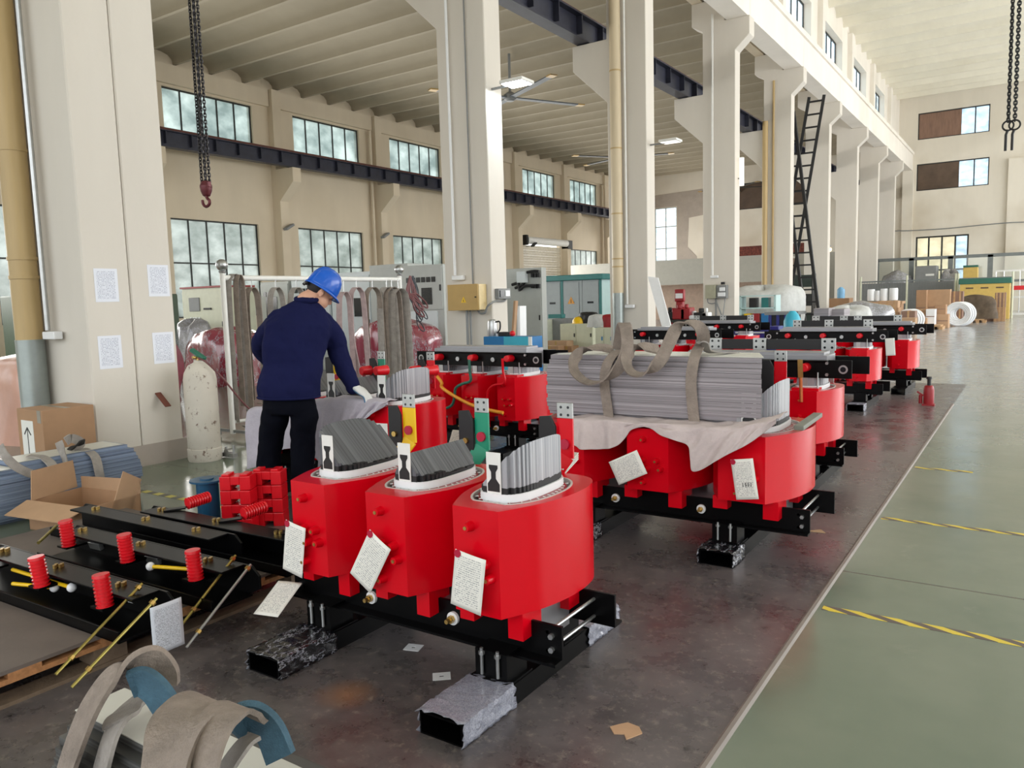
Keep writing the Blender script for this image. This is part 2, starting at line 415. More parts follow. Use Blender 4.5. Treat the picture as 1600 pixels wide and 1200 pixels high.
    def sphere(s, c, r, n=14, m=8, sq=(1, 1, 1)):
        c = Vector(c); vs = [c+Vector((0, 0, -r*sq[2]))]
        for j in range(1, m):
            ph = -PI/2 + PI*j/m
            for i in range(n):
                t = 2*PI*i/n; vs.append(c+Vector((r*sq[0]*math.cos(ph)*math.cos(t), r*sq[1]*math.cos(ph)*math.sin(t), r*sq[2]*math.sin(ph))))
        vs.append(c+Vector((0, 0, r*sq[2]))); e = len(vs)-1; fs = []
        for i in range(n):
            j = (i+1) % n; fs.append((0, 1+j, 1+i))
            for q in range(m-2): o = 1+q*n; fs.append((o+i, o+j, o+n+j, o+n+i))
            o = 1+(m-2)*n; fs.append((o+i, o+j, e))
        return s.add(vs, fs)
    def loft(s, rings):
        n = len(rings[0]); vs = [p for r in rings for p in r]; fs = []
        for a in range(len(rings)-1):
            fs += [(a*n+i, a*n+(i+1) % n, (a+1)*n+(i+1) % n, (a+1)*n+i) for i in range(n)]
        fs += [tuple(range(n-1, -1, -1)), tuple(range((len(rings)-1)*n, len(rings)*n))]
        return s.add(vs, fs)
    def grid(s, P, nu, nv):
        vs = [P(i/(nu-1), j/(nv-1)) for j in range(nv) for i in range(nu)]
        return s.add(vs, [(j*nu+i, j*nu+i+1, (j+1)*nu+i+1, (j+1)*nu+i) for j in range(nv-1) for i in range(nu-1)])
    def build(s, name, mat, parent=None, bevel=0, smooth=True, ang=35, loc=None):
        me = bpy.data.meshes.new(name); me.from_pydata(s.v, [], s.f); me.update()
        import bmesh
        b = bmesh.new(); b.from_mesh(me); bmesh.ops.recalc_face_normals(b, faces=b.faces); b.to_mesh(me); b.free()
        o = bpy.data.objects.new(name, me); COL.objects.link(o)
        me.materials.append(mat)
        if smooth:
            me.shade_smooth(); me.set_sharp_from_angle(angle=math.radians(ang))
        if bevel:
            md = o.modifiers.new('bevel', 'BEVEL'); md.width = bevel; md.segments = 2; md.limit_method = 'ANGLE'
        if parent: o.parent = parent
        if loc: o.location = loc
        return o
def tag(o, label, cat, group=None, kind=None):
    if label: o['label'] = label
    if cat: o['category'] = cat
    if group: o['group'] = group
    if kind: o['kind'] = kind
    return o
def lab(o, label): o['label'] = label; return o
def thing(name, label, cat, loc=(0, 0, 0), rotz=0, group=None):
    o = bpy.data.objects.new(name, None); COL.objects.link(o); o.location = loc; o.rotation_euler = (0, 0, rotz)
    o.empty_display_size = .1
    return tag(o, label, cat, group)
def struct(o): o['kind'] = 'structure'; return o
def copy_tree(o, parent=None):
    c = o.copy(); COL.objects.link(c)
    if parent: c.parent = parent
    for ch in [x for x in o.children]: copy_tree(ch, c)
    return c
def multi(name, mat, parent, mbs, **kw):
    return [b.build(name, mat, parent, **kw) for b in mbs]
def solidify(o, th):
    md = o.modifiers.new('solid', 'SOLIDIFY'); md.thickness = th; md.offset = 0; return o
def arc(fn, n): return [fn(i/(n-1)) for i in range(n)]
def crom(pts, n=8):
    "smooth curve through points"
    P = [Vector(p) for p in pts]; P = [P[0]*2-P[1]] + P + [P[-1]*2-P[-2]]; out = []
    for i in range(1, len(P)-2):
        for k in range(n):
            t = k/n; a, b, c, d = P[i-1:i+3]
            out.append(.5*((2*b) + (c-a)*t + (2*a-5*b+4*c-d)*t*t + (3*b-a-3*c+d)*t**3))
    out.append(P[-2]); return out

# ------------------------------------------------------------ the hall
BAYS = [4.07, 9.83, 15.66, 21.53, 27.40, 33.20, 39.10, 44.90, 50.70]
YF = 55.5; XL = -25.86; ZL = 10.15; XR = 13.0; ZR = 13.0; XC = -7.4
struct(MB().box(-26.3, XR+.4, -14, YF+.4, -.3, 0).build('floor', M_floor, smooth=False))

def wall(name, mat, plane, t0, t1, a0, a1, z0, z1, holes):
    "solid wall with rectangular openings; plane 'x' runs along Y, plane 'y' runs along X"
    A = sorted({a0, a1} | {h[0] for h in holes} | {h[1] for h in holes}); Z = sorted({z0, z1} | {h[2] for h in holes} | {h[3] for h in holes})
    A = [a for a in A if a0 <= a <= a1]; Z = [z for z in Z if z0 <= z <= z1]; b = MB()
    for i in range(len(A)-1):
        j = 0
        while j < len(Z)-1:
            am = (A[i]+A[i+1])/2
            free = lambda q: not any(h[0] < am < h[1] and h[2] < (Z[q]+Z[q+1])/2 < h[3] for h in holes)
            if not free(j): j += 1; continue
            k = j
            while k < len(Z)-1 and free(k): k += 1
            if plane == 'x': b.box(t0, t1, A[i], A[i+1], Z[j], Z[k])
            else: b.box(A[i], A[i+1], t0, t1, Z[j], Z[k])
            j = k
    return struct(b.build(name, mat, smooth=False))
NW = [0]
def window(plane, t, a0, a1, z0, z1, nv, trans, glass, fr=.05, fm=None, pane_rng=None, parts=None):
    NW[0] += 1
    e = bpy.data.objects.new('window_%d' % NW[0], None); COL.objects.link(e); struct(e)
    b = MB(); g = MB()
    def bx(bb, p0, p1, q0, q1, d):
        if plane == 'x': bb.box(t-d, t+d, p0, p1, q0, q1)
        else: bb.box(p0, p1, t-d, t+d, q0, q1)
    bx(b, a0, a1, z0, z0+fr, .03); bx(b, a0, a1, z1-fr, z1, .03); bx(b, a0, a0+fr, z0+fr, z1-fr, .03); bx(b, a1-fr, a1, z0+fr, z1-fr, .03)
    for i in range(1, nv):
        a = a0+(a1-a0)*i/nv; bx(b, a-fr*.5, a+fr*.5, z0+fr, z1-fr, .028)
    for z in trans: bx(b, a0+fr, a1-fr, z-fr*.5, z+fr*.5, .026)
    b.build('window_frame', fm or M_frame, e, smooth=False)
    if parts:
        for p0, p1, mm in parts:
            q = MB(); bx(q, p0, p1, z0+.01, z1-.01, .008); q.build('window_pane', mm, e, smooth=False)
    else:
        bx(g, a0+.01, a1-.01, z0+.01, z1-.01, .006); g.build('window_pane', glass, e, smooth=False)
    return e

# left outer wall of the side bay: a low and a high window in every bay, a roller door in one
holes = []; SH = (40.25, 44.75, 0, 5.1)
LB = [-7.8, -1.95] + [y-.2 for y in BAYS[:1]] + BAYS[1:]
for i, y in enumerate(LB):
    y1 = y+5.85
    if not (38 < y < 40): holes.append((y+1.25, y+5.08, 1.15, 4.76))
    holes.append((y+1.27, y+5.1, 7.3, 9.35))
holes.append(SH); holes = [h for h in holes if h[1] < YF]
wall('wall_left', M_wall, 'x', XL-.3, XL, -14, YF, 0, ZL+.55, holes)
for a0, a1, z0, z1 in holes:
    if a1 < 8: continue                                    # the photo shows nothing of these
    if (a0, a1, z0, z1) == SH: continue
    lo = z0 < 2
    window('x', XL-.12, a0, a1, z0, z1, 5, [3.16] if lo else [], M_gl_lo if lo else M_gl_up)
# pilasters with crane brackets, and the wall-head beam between them
for i, y in enumerate(LB[2:]):
    poly = [(XL, 0), (XL+.45, 0), (XL+.45, 5.7), (-24.58, 6.4), (-24.58, 6.95), (XL+.30, 6.95), (XL+.30, 10.1), (XL, 10.1)]
    struct(MB().prism(poly, y, y+.42, 'y').build('wall_pilaster', M_wall, smooth=False))
for i in range(len(LB)-1):
    if LB[i+1] < 8: continue
    struct(MB().box(XL, XL+.14, LB[i]+.45, LB[i+1]-.03, 9.44, 10.1).build('wall_beam', M_wall, smooth=False))
struct(MB().box(XL, XL+.14, 51.15, YF, 9.44, 10.1).build('wall_beam', M_wall, smooth=False))
# drain pipes on the wall
for y in (27.15, 49.9+.6):
    p = thing('drain_pipe', 'tall cream drain pipe on the left wall beside the %s' % ('second pilaster' if y < 30 else 'farthest pilaster'), 'pipe', (XL+.2, y, 0), 0)
    MB().tube([(0, 0, 0), (0, 0, 9.38)], .07).build('pipe_run', M_wall, p)

# roller shutter in the wall
d = bpy.data.objects.new('door_1', None); COL.objects.link(d); struct(d)
b = MB()
for k in range(32): b.box(XL-.1, XL-.03-(.03 if k % 2 else 0), 40.25, 44.75, k*.15, k*.15+.14)
b.build('shutter_curtain', plain('shutter_cream', (206, 198, 180), .5), d, smooth=False)
b = MB(); b.cyl((XL+.35, 40.1, 5.05), (XL+.35, 44.9, 5.05), .22, n=20); b.build('shutter_roll', M_white, d)
MB().box(XL, XL+.5, 39.9, 40.1, 4.75, 5.35).box(XL, XL+.5, 44.9, 45.5, 4.7, 5.25).build('shutter_motor', M_blackm, d, bevel=.02)

def crane_beam(x, y0, y1, z0, z1, label, sgn):
    t = thing('crane_beam', label, 'crane beam', (x, y0, z0))
    L = y1-y0; h = z1-z0
    MB().box(-.16, .16, 0, L, 0, .03).box(-.16, .16, 0, L, h-.03, h).box(-.012, .012, 0, L, .03, h-.03).build('beam_web', M_steel_dark, t, smooth=False)
    b = MB(); y = .3
    while y < L: b.box(.012*sgn if sgn > 0 else -.15, .15 if sgn > 0 else -.012, y-.012, y+.012, .12, h-.03); y += .98
    b.build('stiffener', M_steel_dark, t, smooth=False)
    MB().box(-.04, .04, 0, L, h, h+.1).build('crane_rail', M_rust, t, smooth=False)
    return t
crane_beam(-24.72, 8, YF, 6.96, 7.52, 'long dark steel crane beam on the brackets of the left window wall', 1)
for i in range(len(BAYS)-1):
    if BAYS[i+1] < 8: continue
crane_beam(-8.38, 4.3, YF, 6.97, 7.5, 'dark steel crane beam on the left brackets of the column row', 1)

# ceilings: ribbed concrete roof slabs running across each bay
def ribs(name, mat, x0, x1, z, y0, y1, ph, per=1.47):
    prof = [(0, 0), (.07, 0), (.10, .14), (.18, .25), (.40, .35), (.70, .39), (1.0, .37), (1.25, .30), (1.39, .17), (1.42, 0)]
    pts = []; y = y0+ph
    while y < y1:
        pts += [(min(y+a*per/1.47, y1), z+b) for a, b in prof]; y += per
    pts = [(y0, z)] + pts + ([(y1, z)] if pts[-1][0] < y1 else [])
    poly = pts + [(y1, z+.6), (y0, z+.6)]
    n = len(poly); b = MB(); vs = [(x0, u, v) for u, v in poly] + [(x1, u, v) for u, v in poly]
    fs = [(i, (i+1) % n, n+(i+1) % n, n+i) for i in range(n)]
    b.add(vs, fs); return struct(b.build(name, mat, ang=50))
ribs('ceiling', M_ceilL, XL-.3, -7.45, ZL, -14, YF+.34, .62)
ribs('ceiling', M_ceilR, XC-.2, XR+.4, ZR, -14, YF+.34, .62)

# column row between the two halls
def column(y, n):
    poly = [(-7.81, 0), (-6.905, 0), (-6.905, 7.98), (-6.52, 8.33), (-6.52, 8.80), (-7.2, 8.80), (-7.2, 9.9), (-7.6, 9.9), (-7.6, 9.4), (-8.12, 9.4), (-8.12, 8.8), (-7.81, 8.62),
            (-7.81, 6.955), (-8.64, 6.955), (-8.64, 6.42), (-7.81, 5.64)]
    o = struct(MB().prism(poly, y, y+.42, 'y').build('concrete_column', M_col, smooth=False))
    md = o.modifiers.new('b', 'BEVEL'); md.width = .012; md.segments = 1; md.limit_method = 'ANGLE'
for n, y in enumerate([3.635, 4.062] + BAYS[1:]): column(y, n)
# painted kick band and old patches at the base of the nearest column
struct(MB().box(-6.903, -6.895, 3.63, 4.52, 0, .2).build('baseboard_column', M_stain, smooth=False))
# small junctions and fasteners on the columns
# concrete crane girder and the clerestory wall above it
for i in range(len(BAYS)-1):
    y0 = BAYS[i]+.22; y1 = BAYS[i+1]+.20
    struct(MB().box(-7.15, -6.575, y0, y1, 8.80, 9.75).box(-7.2, -6.5, y0, y1, 9.75, 9.93).build('crane_girder', M_gird, smooth=False))
struct(MB().box(-7.15, -6.575, BAYS[-1]+.22, YF, 8.80, 9.75).box(-7.2, -6.5, BAYS[-1]+.22, YF, 9.75, 9.93).build('crane_girder', M_gird, smooth=False))
struct(MB().box(-6.66, -6.58, 3, YF, 9.93, 10.0).build('crane_rail', M_rust, smooth=False))
hs = [(y+1.15, y+4.75, 10.35, 12.35) for y in BAYS if y+5 < YF]
wall('wall_clerestory', M_gird, 'x', XC-.35, XC, 3, YF, 9.4, ZR+.5, hs)
for h in hs:
    if h[0] > 20: window('x', XC-.30, h[0], h[1], h[2], h[3], 4, [], M_gl_br, .05)
for y in BAYS[3:]:
    struct(MB().box(XC, XC+.2, y, y+.42, 9.93, ZR).build('clerestory_pier', M_gird, smooth=False))
# eave beam of the side bay along the column row
struct(MB().box(-8.12, -7.82, 3, YF, 9.4, 10.12).build('eave_beam', M_wall, smooth=False))

# far end wall, main hall and side bay
FH = [(-6.34, -2.53, 10.64, 12.24), (-6.35, -2.48, 7.53, 9.16), (-6.30, -3.41, 1.2, 4.70), (-.85, 3.2, 1.2, 4.70), (1.5, 5.4, 10.64, 12.24), (1.5, 5.4, 7.53, 9.16), (6.5, 10.5, 1.2, 4.7),
      (-23.9, -22.15, 2.3, 8.0), (-17.62, -11.5, 7.35, 9.15)]
wall('wall_end', M_far, 'y', YF, YF+.35, XL-.3, XR+.4, 0, ZR+.6, FH)
window('y', YF+.12, *FH[0], 1, [], None, parts=[(-6.34, -4.0, M_brown), (-4.0, -2.53, M_gl_far)], fr=.06)
window('y', YF+.12, *FH[1], 1, [], None, parts=[(-6.35, -4.05, M_brownd), (-4.05, -2.48, M_gl_far)], fr=.06)
window('y', YF+.12, *FH[2], 4, [2.6], None, .09, parts=[(-6.3, -4.13, glassy('cream_pane', (.88, .84, .70), .7, 1, (.7, .66, .54))), (-4.13, -3.41, M_gl_far)])
window('y', YF+.12, *FH[3], 4, [2.6], M_gl_br, .09)
for h in FH[4:7]: window('y', YF+.12, *h, 3, [], M_gl_br, .08)
window('y', YF+.12, *FH[7], 2, [4.0, 5.0, 6.6], M_gl_br, .06, fm=M_pgrey)
window('y', YF+.12, *FH[8], 2, [], M_brownd, .06)
for z0, z1, x in ((10.64, 12.24, -3.28), (7.53, 9.16, -3.26)):
    MB().box(x-.03, x+.03, YF+.05, YF+.19, z0+.06, z1-.06).build('window_frame', M_frame, bpy.data.objects['window_%d' % (NW[0]-8 if z0 > 10 else NW[0]-7)], smooth=False)
struct(MB().box(-1.5, 1.2, YF-.25, YF, 0, 8.9).build('wall_pilaster', M_far, smooth=False))
struct(MB().box(-7.1, -6.5, YF-.3, YF, 0, 8.8).build('wall_pilaster', M_far, smooth=False))
# bare brick and plaster patches on the side-bay end wall
struct(MB().box(-17.6, -12, YF-.03, YF, 4.05, 4.78).build('trim_2', M_brick, smooth=False))
MBp = MB().prism([(-25.2, 8.9), (-19.4, 9.1), (-19.2, 8.6), (-19.35, 8.2), (-19.1, 7.9), (-19.4, 7.3), (-21.2, 7.1), (-21.3, 5.0), (-20.6, 4.3), (-20.5, 3.4), (-22.1, 3.4), (-22.1, 8.02), (-25.2, 8.02)], YF-.02, YF, 'y')
struct(MBp.build('trim_3', M_stain, smooth=False))
# right outer wall with side windows and high windows, open gate behind the viewer
RH = []
for k in range(11):
    y = -12+6*k; RH += [(y+.9, y+5.1, 1.2, 6.5), (y+1.1, y+4.9, 11.0, 12.6)]
wall('wall_right', M_far, 'x', XR, XR+.3, -14, YF, 0, ZR+.6, [h for h in RH if h[1] < YF])

# metal strip along the edge of the work zone, hazard tape
struct(MB().prism([(-.812, 0), (-.80, .010), (-.786, .010), (-.778, 0)], -.5, 11.1, 'y').build('trim_1', M_alu, smooth=False))
for n, (y, x1) in enumerate(((3.66, 5.5), (5.34, 6), (7.02, -.35))):
    wd = .055
    struct(MB().box(-.76, x1, y-wd/2, y+wd/2, 0, .0015).build('trim_tape', M_tape, smooth=False))
struct(MB().box(-6.0, -4.75, 3.44, 3.50, 0, .0015).build('trim_tape', M_tape0, smooth=False))

# drain pipes, conduits and fittings on the columns
def dpipe(x, y, z0, zs, label, r=.115, r2=.12):
    p = thing('drain_pipe', label, 'pipe', (x, y, 0))
    MB().cyl((0, 0, zs), (0, 0, 9.5), r, n=24).build('pipe_run', M_pipec if y > 10 else M_pipe, p)
    MB().cyl((0, 0, z0), (0, 0, zs), r2, n=24).build('pipe_sleeve', M_grey_pipe, p)
    b = MB()
    for z in (zs+.55, zs+.72): b.cyl((0, 0, z), (0, 0, z+.03), r+.008, n=24)
    for z in (zs+1.2*1.4, 4.6, 6.2): b.cyl((0, 0, z), (0, 0, z+.03), r+.006, n=24)
    b.build('pipe_clip', M_pipe, p)
dpipe(-7.66, 3.50, 0, 1.22, 'yellowed drain pipe with grey sleeve on the nearest column')
p3 = at(963, 300, 'y', 15.5)
dpipe(p3.x, 15.52, 0, 1.55, 'cream drain pipe with grey foot on the third column', .12, .12)
def conduit(x, y, z0, z1, mat, label, box=True, r=.018):
    p = thing('conduit', label, 'conduit', (x, y, 0))
    MB().cyl((0, 0, z0), (0, 0, z1), r, n=10).build('conduit_tube', mat, p)
    if box:
        MB().box(-.05, .16, -.03, .05, z0-.08, z0-.01).build('junction_box', M_whitep, p, bevel=.008)
conduit(-7.44, 3.56, 1.30, 9, M_zinc, 'white metal conduit beside the drain pipe on the nearest column', r=.022)
c = at(713, 430, 'y', 9.8); conduit(c.x, 9.77, c.z, 9, M_whitep, 'thin white conduit above the ochre box on the second column', r=.022)
c = at(736, 430, 'y', 9.8); conduit(c.x+.03, 9.80, 1.72, 9, M_grey, 'thin grey conduit running down into the ochre box', False, .012)
c = at(974, 400, 'y', 15.6); conduit(c.x+.09, 15.58, 1.3, 9, M_white, 'thin white conduit beside the cream pipe on the third column', r=.025)
c = at(1113, 430, 'y', 21.45); conduit(c.x, 21.46, c.z, 9, M_white, 'thin white conduit on the fourth column above its grey box', r=.03)
c = at(1207, 400, 'y', 27.35); conduit(c.x, 27.36, 1.2, 8.5, M_pipe, 'cream conduit on the fifth column near the ladder', False, .035)
c = at(1200, 200, 'y', 27.3); 
p = thing('drain_pipe', 'cream drain pipe on the fifth column left of the ladder', 'pipe', (-7.72, 27.28, 0))
MB().cyl((0, 0, 0), (0, 0, 7.2), .09, n=16).build('pipe_run', M_pipe, p)

# wall boxes on the columns
t = thing('electrical_box', 'ochre electrical box with yellow warning triangle on the second column', 'electrical box', (-7.30, 9.6, 1.32))
MB().box(-.29, .29, 0, .02, 0, .4).build('box_door', M_ochre, t, bevel=.004)
MB().box(-.28, .3, .02, .22, .005, .395).build('box_body', plain('ochre_light', (212, 190, 140), .4), t, bevel=.004)
wt = MB().prism([(0, .12), (.10, .12), (.05, .21)], -.004, 0, 'y').build('warning_triangle', M_yel, t, smooth=False); wt.location = (-.03, 0, 0)
MB().prism([(.047, .155), (.06, .155), (.05, .14), (.056, .14), (.044, .125), (.047, .14), (.04, .142), (.05, .18), (.055, .18)], -.006, -.004, 'y').build('warning_mark', M_blackm, t, smooth=False).location = (-.03, 0, 0)
MB().cyl((.25, 0, .2), (.25, -.012, .2), .012).build('door_lock', M_blackm, t)
MB().tube(crom([(.0, .1, 0), (.0, .1, -1.3)], 2), .022).tube([(.05, .12, 0), (.05, .12, -1.3)], .018).build('conduit_drop', M_grey, t)
MB().tube(crom([(.2, .12, 0), (.24, .12, -.05), (.33, .12, -.04), (.38, .12, .05), (.43, .15, .1), (.43, .28, .13), (.43, .5, .13), (.43, .6, .19)], 6), .016).build('cable', M_grey, t)
t = thing('switch_box', 'small grey switch box on the white side of the second column', 'switch box', (-6.9, 9.90, 1.48))
MB().box(0, .07, 0, .33, 0, .16).build('box_body', M_grey, t, bevel=.008)
MB().box(.07, .085, .03, .12, .03, .13).build('switch_plate', M_dk, t)
MB().box(.07, .08, .18, .30, .04, .13).build('switch_cover', M_whitep, t)
t = thing('electrical_box', 'grey-green electrical box with open side on the fourth column', 'electrical box', (-7.37, 21.28, 1.35))
MB().box(-.29, -.01, 0, .24, 0, .38).build('box_body', plain('greygreen', (160, 158, 136), .5), t, bevel=.006)
MB().box(0, .29, .08, .24, 0, .36).build('open_side', M_grey, t, bevel=.004)
MB().box(.05, .26, .05, .09, .05, .16).box(.1, .25, .04, .09, .2, .3).build('meter', M_whitep, t, bevel=.006)
MB().box(.12, .22, .1, .18, .38, .45).build('sounder', M_blackm, t, bevel=.01)
MB().tube([(-.05, .2, 0), (-.05, .2, -1.3)], .03).tube(crom([(-.28, .15, 0), (-.25, .15, -.12), (-.1, .16, -.14), (-.05, .2, -.1)], 5), .014).tube([(.0, .1, -.1), (.5, -.1, -1.2)], .02).tube([(.25, .1, 0), (.18, -.05, -.9)], .014).build('cable', M_grey, t)

# notices taped on the white side of the nearest column
for (y0, y1, z0, z1), w_ in (((3.73, 3.945, 1.54, 1.838), 'upper left'), ((4.236, 4.45, 1.585, 1.88), 'upper right'), ((3.722, 3.925, .945, 1.238), 'lower left'), ((4.236, 4.45, .96, 1.233), 'lower right')):
    o = MB().box(-.107, .107, -.148, .148, 0, .0012).build('paper_notice', M_a4, smooth=False)
    tag(o, 'printed paper notice, %s of the four taped to the white column side' % w_, 'paper notice', 'notices on the nearest column')
    o.matrix_world = Matrix(((0, 0, 1, -6.9035), (1, 0, 0, (y0+y1)/2), (0, 1, 0, (z0+z1)/2), (0, 0, 0, 1)))
# lamps fixed to the columns
def col_lamp(y, z, lab_, em):
    t = thing('flood_light', lab_, 'lamp', (-6.9, y, z))
    MB().bar((0, 0, 0), (.35, 0, .0), .03, .03).build('bracket', M_grey, t)
    h = MB().box(-.2, .2, -.17, .17, 0, .05).build('lamp_housing', M_white, t, bevel=.01); h.location = (.45, 0, .0); h.rotation_euler = (.0, math.radians(0), 0)
    g = MB().box(-.17, .17, -.14, .14, -.008, 0).build('lamp_lens', em, t); g.location = (.45, 0, 0); g.rotation_euler = h.rotation_euler
    return t
col_lamp(9.98, 4.62, 'lit flood light on a bracket high on the second column', M_lamp)
col_lamp(15.85, at(1020, 228, 'x', -6.9).z, 'unlit flood light with faintly glowing lens on a bracket on the third column', M_lampw)  # weak glow added to the lens
t = thing('tube_light', 'white tube lamp on the fourth column', 'lamp', (-6.8, 21.8, at(1160, 290, 'y', 21.8).z))
MB().cyl((0, 0, 0), (0, 0, .75), .06).build('lamp_tube', M_lampw, t); MB().bar((-.1, 0, .2), (0, 0, .2), .03, .03).build('bracket', M_grey, t)
for px, py in ((453, 356), (603, 369), (835, 383)):
    c = at(px, py, 'x', XL+.6)
    t = thing('wall_flood_light', 'small dark flood light on the left wall, %s' % {453: 'nearest of three', 603: 'middle of three', 835: 'beside the roller door'}[px], 'lamp', c)
    MB().box(-.12, .12, -.25, .2, 0, .1).build('lamp_housing', M_frame if px > 800 else M_grey, t, bevel=.02).rotation_euler = (.5, 0, 0)
    MB().bar((-.6, 0, -.05), (0, 0, 0), .04, .04).build('bracket', M_grey, t)

# big slow ceiling fans of the side bay
def fan(cx_, cy_, z, a0, label, nb=5, rr=2.75, m=M_grey):
    t = thing('ceiling_fan', label, 'ceiling fan', (cx_, cy_, z))
    MB().cyl((0, 0, .1), (0, 0, ZL-z+.2), .05).build('drop_rod', M_grey, t)
    MB().lathe([(.12, -.12), (.22, -.05), (.24, .1), (.1, .2)]).build('motor_hub', M_grey, t)
    for k in range(nb):
        a = a0+2*PI*k/nb; d = Vector((math.cos(a), math.sin(a), 0))
        o = MB().bar(d*.2, d*rr, .26, .04).build('blade', m, t, bevel=.01)
        MB().bar(d*(rr-.3), d*rr, .27, .045).build('blade_tip', M_ochre, o)
    return t
fan(-16.15, 24.52, 8.8, math.radians(-29), 'large ceiling fan with yellow blade tips seen past the second column', 4, 3.15, plain('fan_blade', (84, 92, 98), .5))
c = at(970, 246, 'z', 8.6); fan(c.x, c.y, 8.6, .3, 'dark ceiling fan seen left of the third column', 5, 2.7, M_frame)
c = at(1150, 293, 'z', 8.6); fan(c.x, c.y, 8.6, .55, 'farthest dark ceiling fan in the side bay', 5, 2.7, M_frame)

# grey low partition rooms in the side bay
pa = at(893, 415, 'y', 42); pb = at(1195, 405, 'y', 42); pc = at(1000, 447, 'y', 42)
struct(MB().box(pa.x, pb.x+.6, 41.9, 42.0, pc.z, pa.z).box(pa.x, pb.x+.6, 42, 46, pa.z-.1, pa.z).box(pa.x, pa.x+.2, 42, 46, 0, pc.z).box(pa.x+4.2, pa.x+4.4, 42, 42.2, 0, pc.z).build('partition_wall', M_pgrey, smooth=False))
struct(MB().box(pa.x, pb.x+.6, 45.9, 46.0, 0, pa.z).build('partition_wall', plain('pinkish_partition', (196, 170, 150), .6), smooth=False))
pa = at(1150, 402, 'y', 50); struct(MB().box(pa.x-2, -8.3, 49.9, 50, 0, pa.z).build('partition_wall', M_pgrey, smooth=False))
# ------------------------------------------------------------ dry-type transformers
RS = [(.48, -1), (.66, -.76), (.85, -.46), (.97, -.1), (1, .22), (.96, .52), (.85, .75), (.66, .91), (.36, .985), (0, 1)]
def coil_outline(hw, hl):
    c = crom([(a, b, 0) for a, b in RS], 4); pts = [(p.x*hw, p.y*hl) for p in c]
    return pts + [(-x, y) for x, y in reversed(pts[:-1])]
def sup(x, y, a, b, n=2.5):
    "scale the direction (x, y) onto a superellipse"
    k = (abs(x/a)**n + abs(y/b)**n)**(-1/n); return (x*k, y*k)
def oval(a, b, k=36, n=2.5): return [sup(math.cos(2*PI*i/k), math.sin(2*PI*i/k), a, b, n) for i in range(k)]
BARC = {'y': M_yel, 'g': M_grn, 'r': M_red}

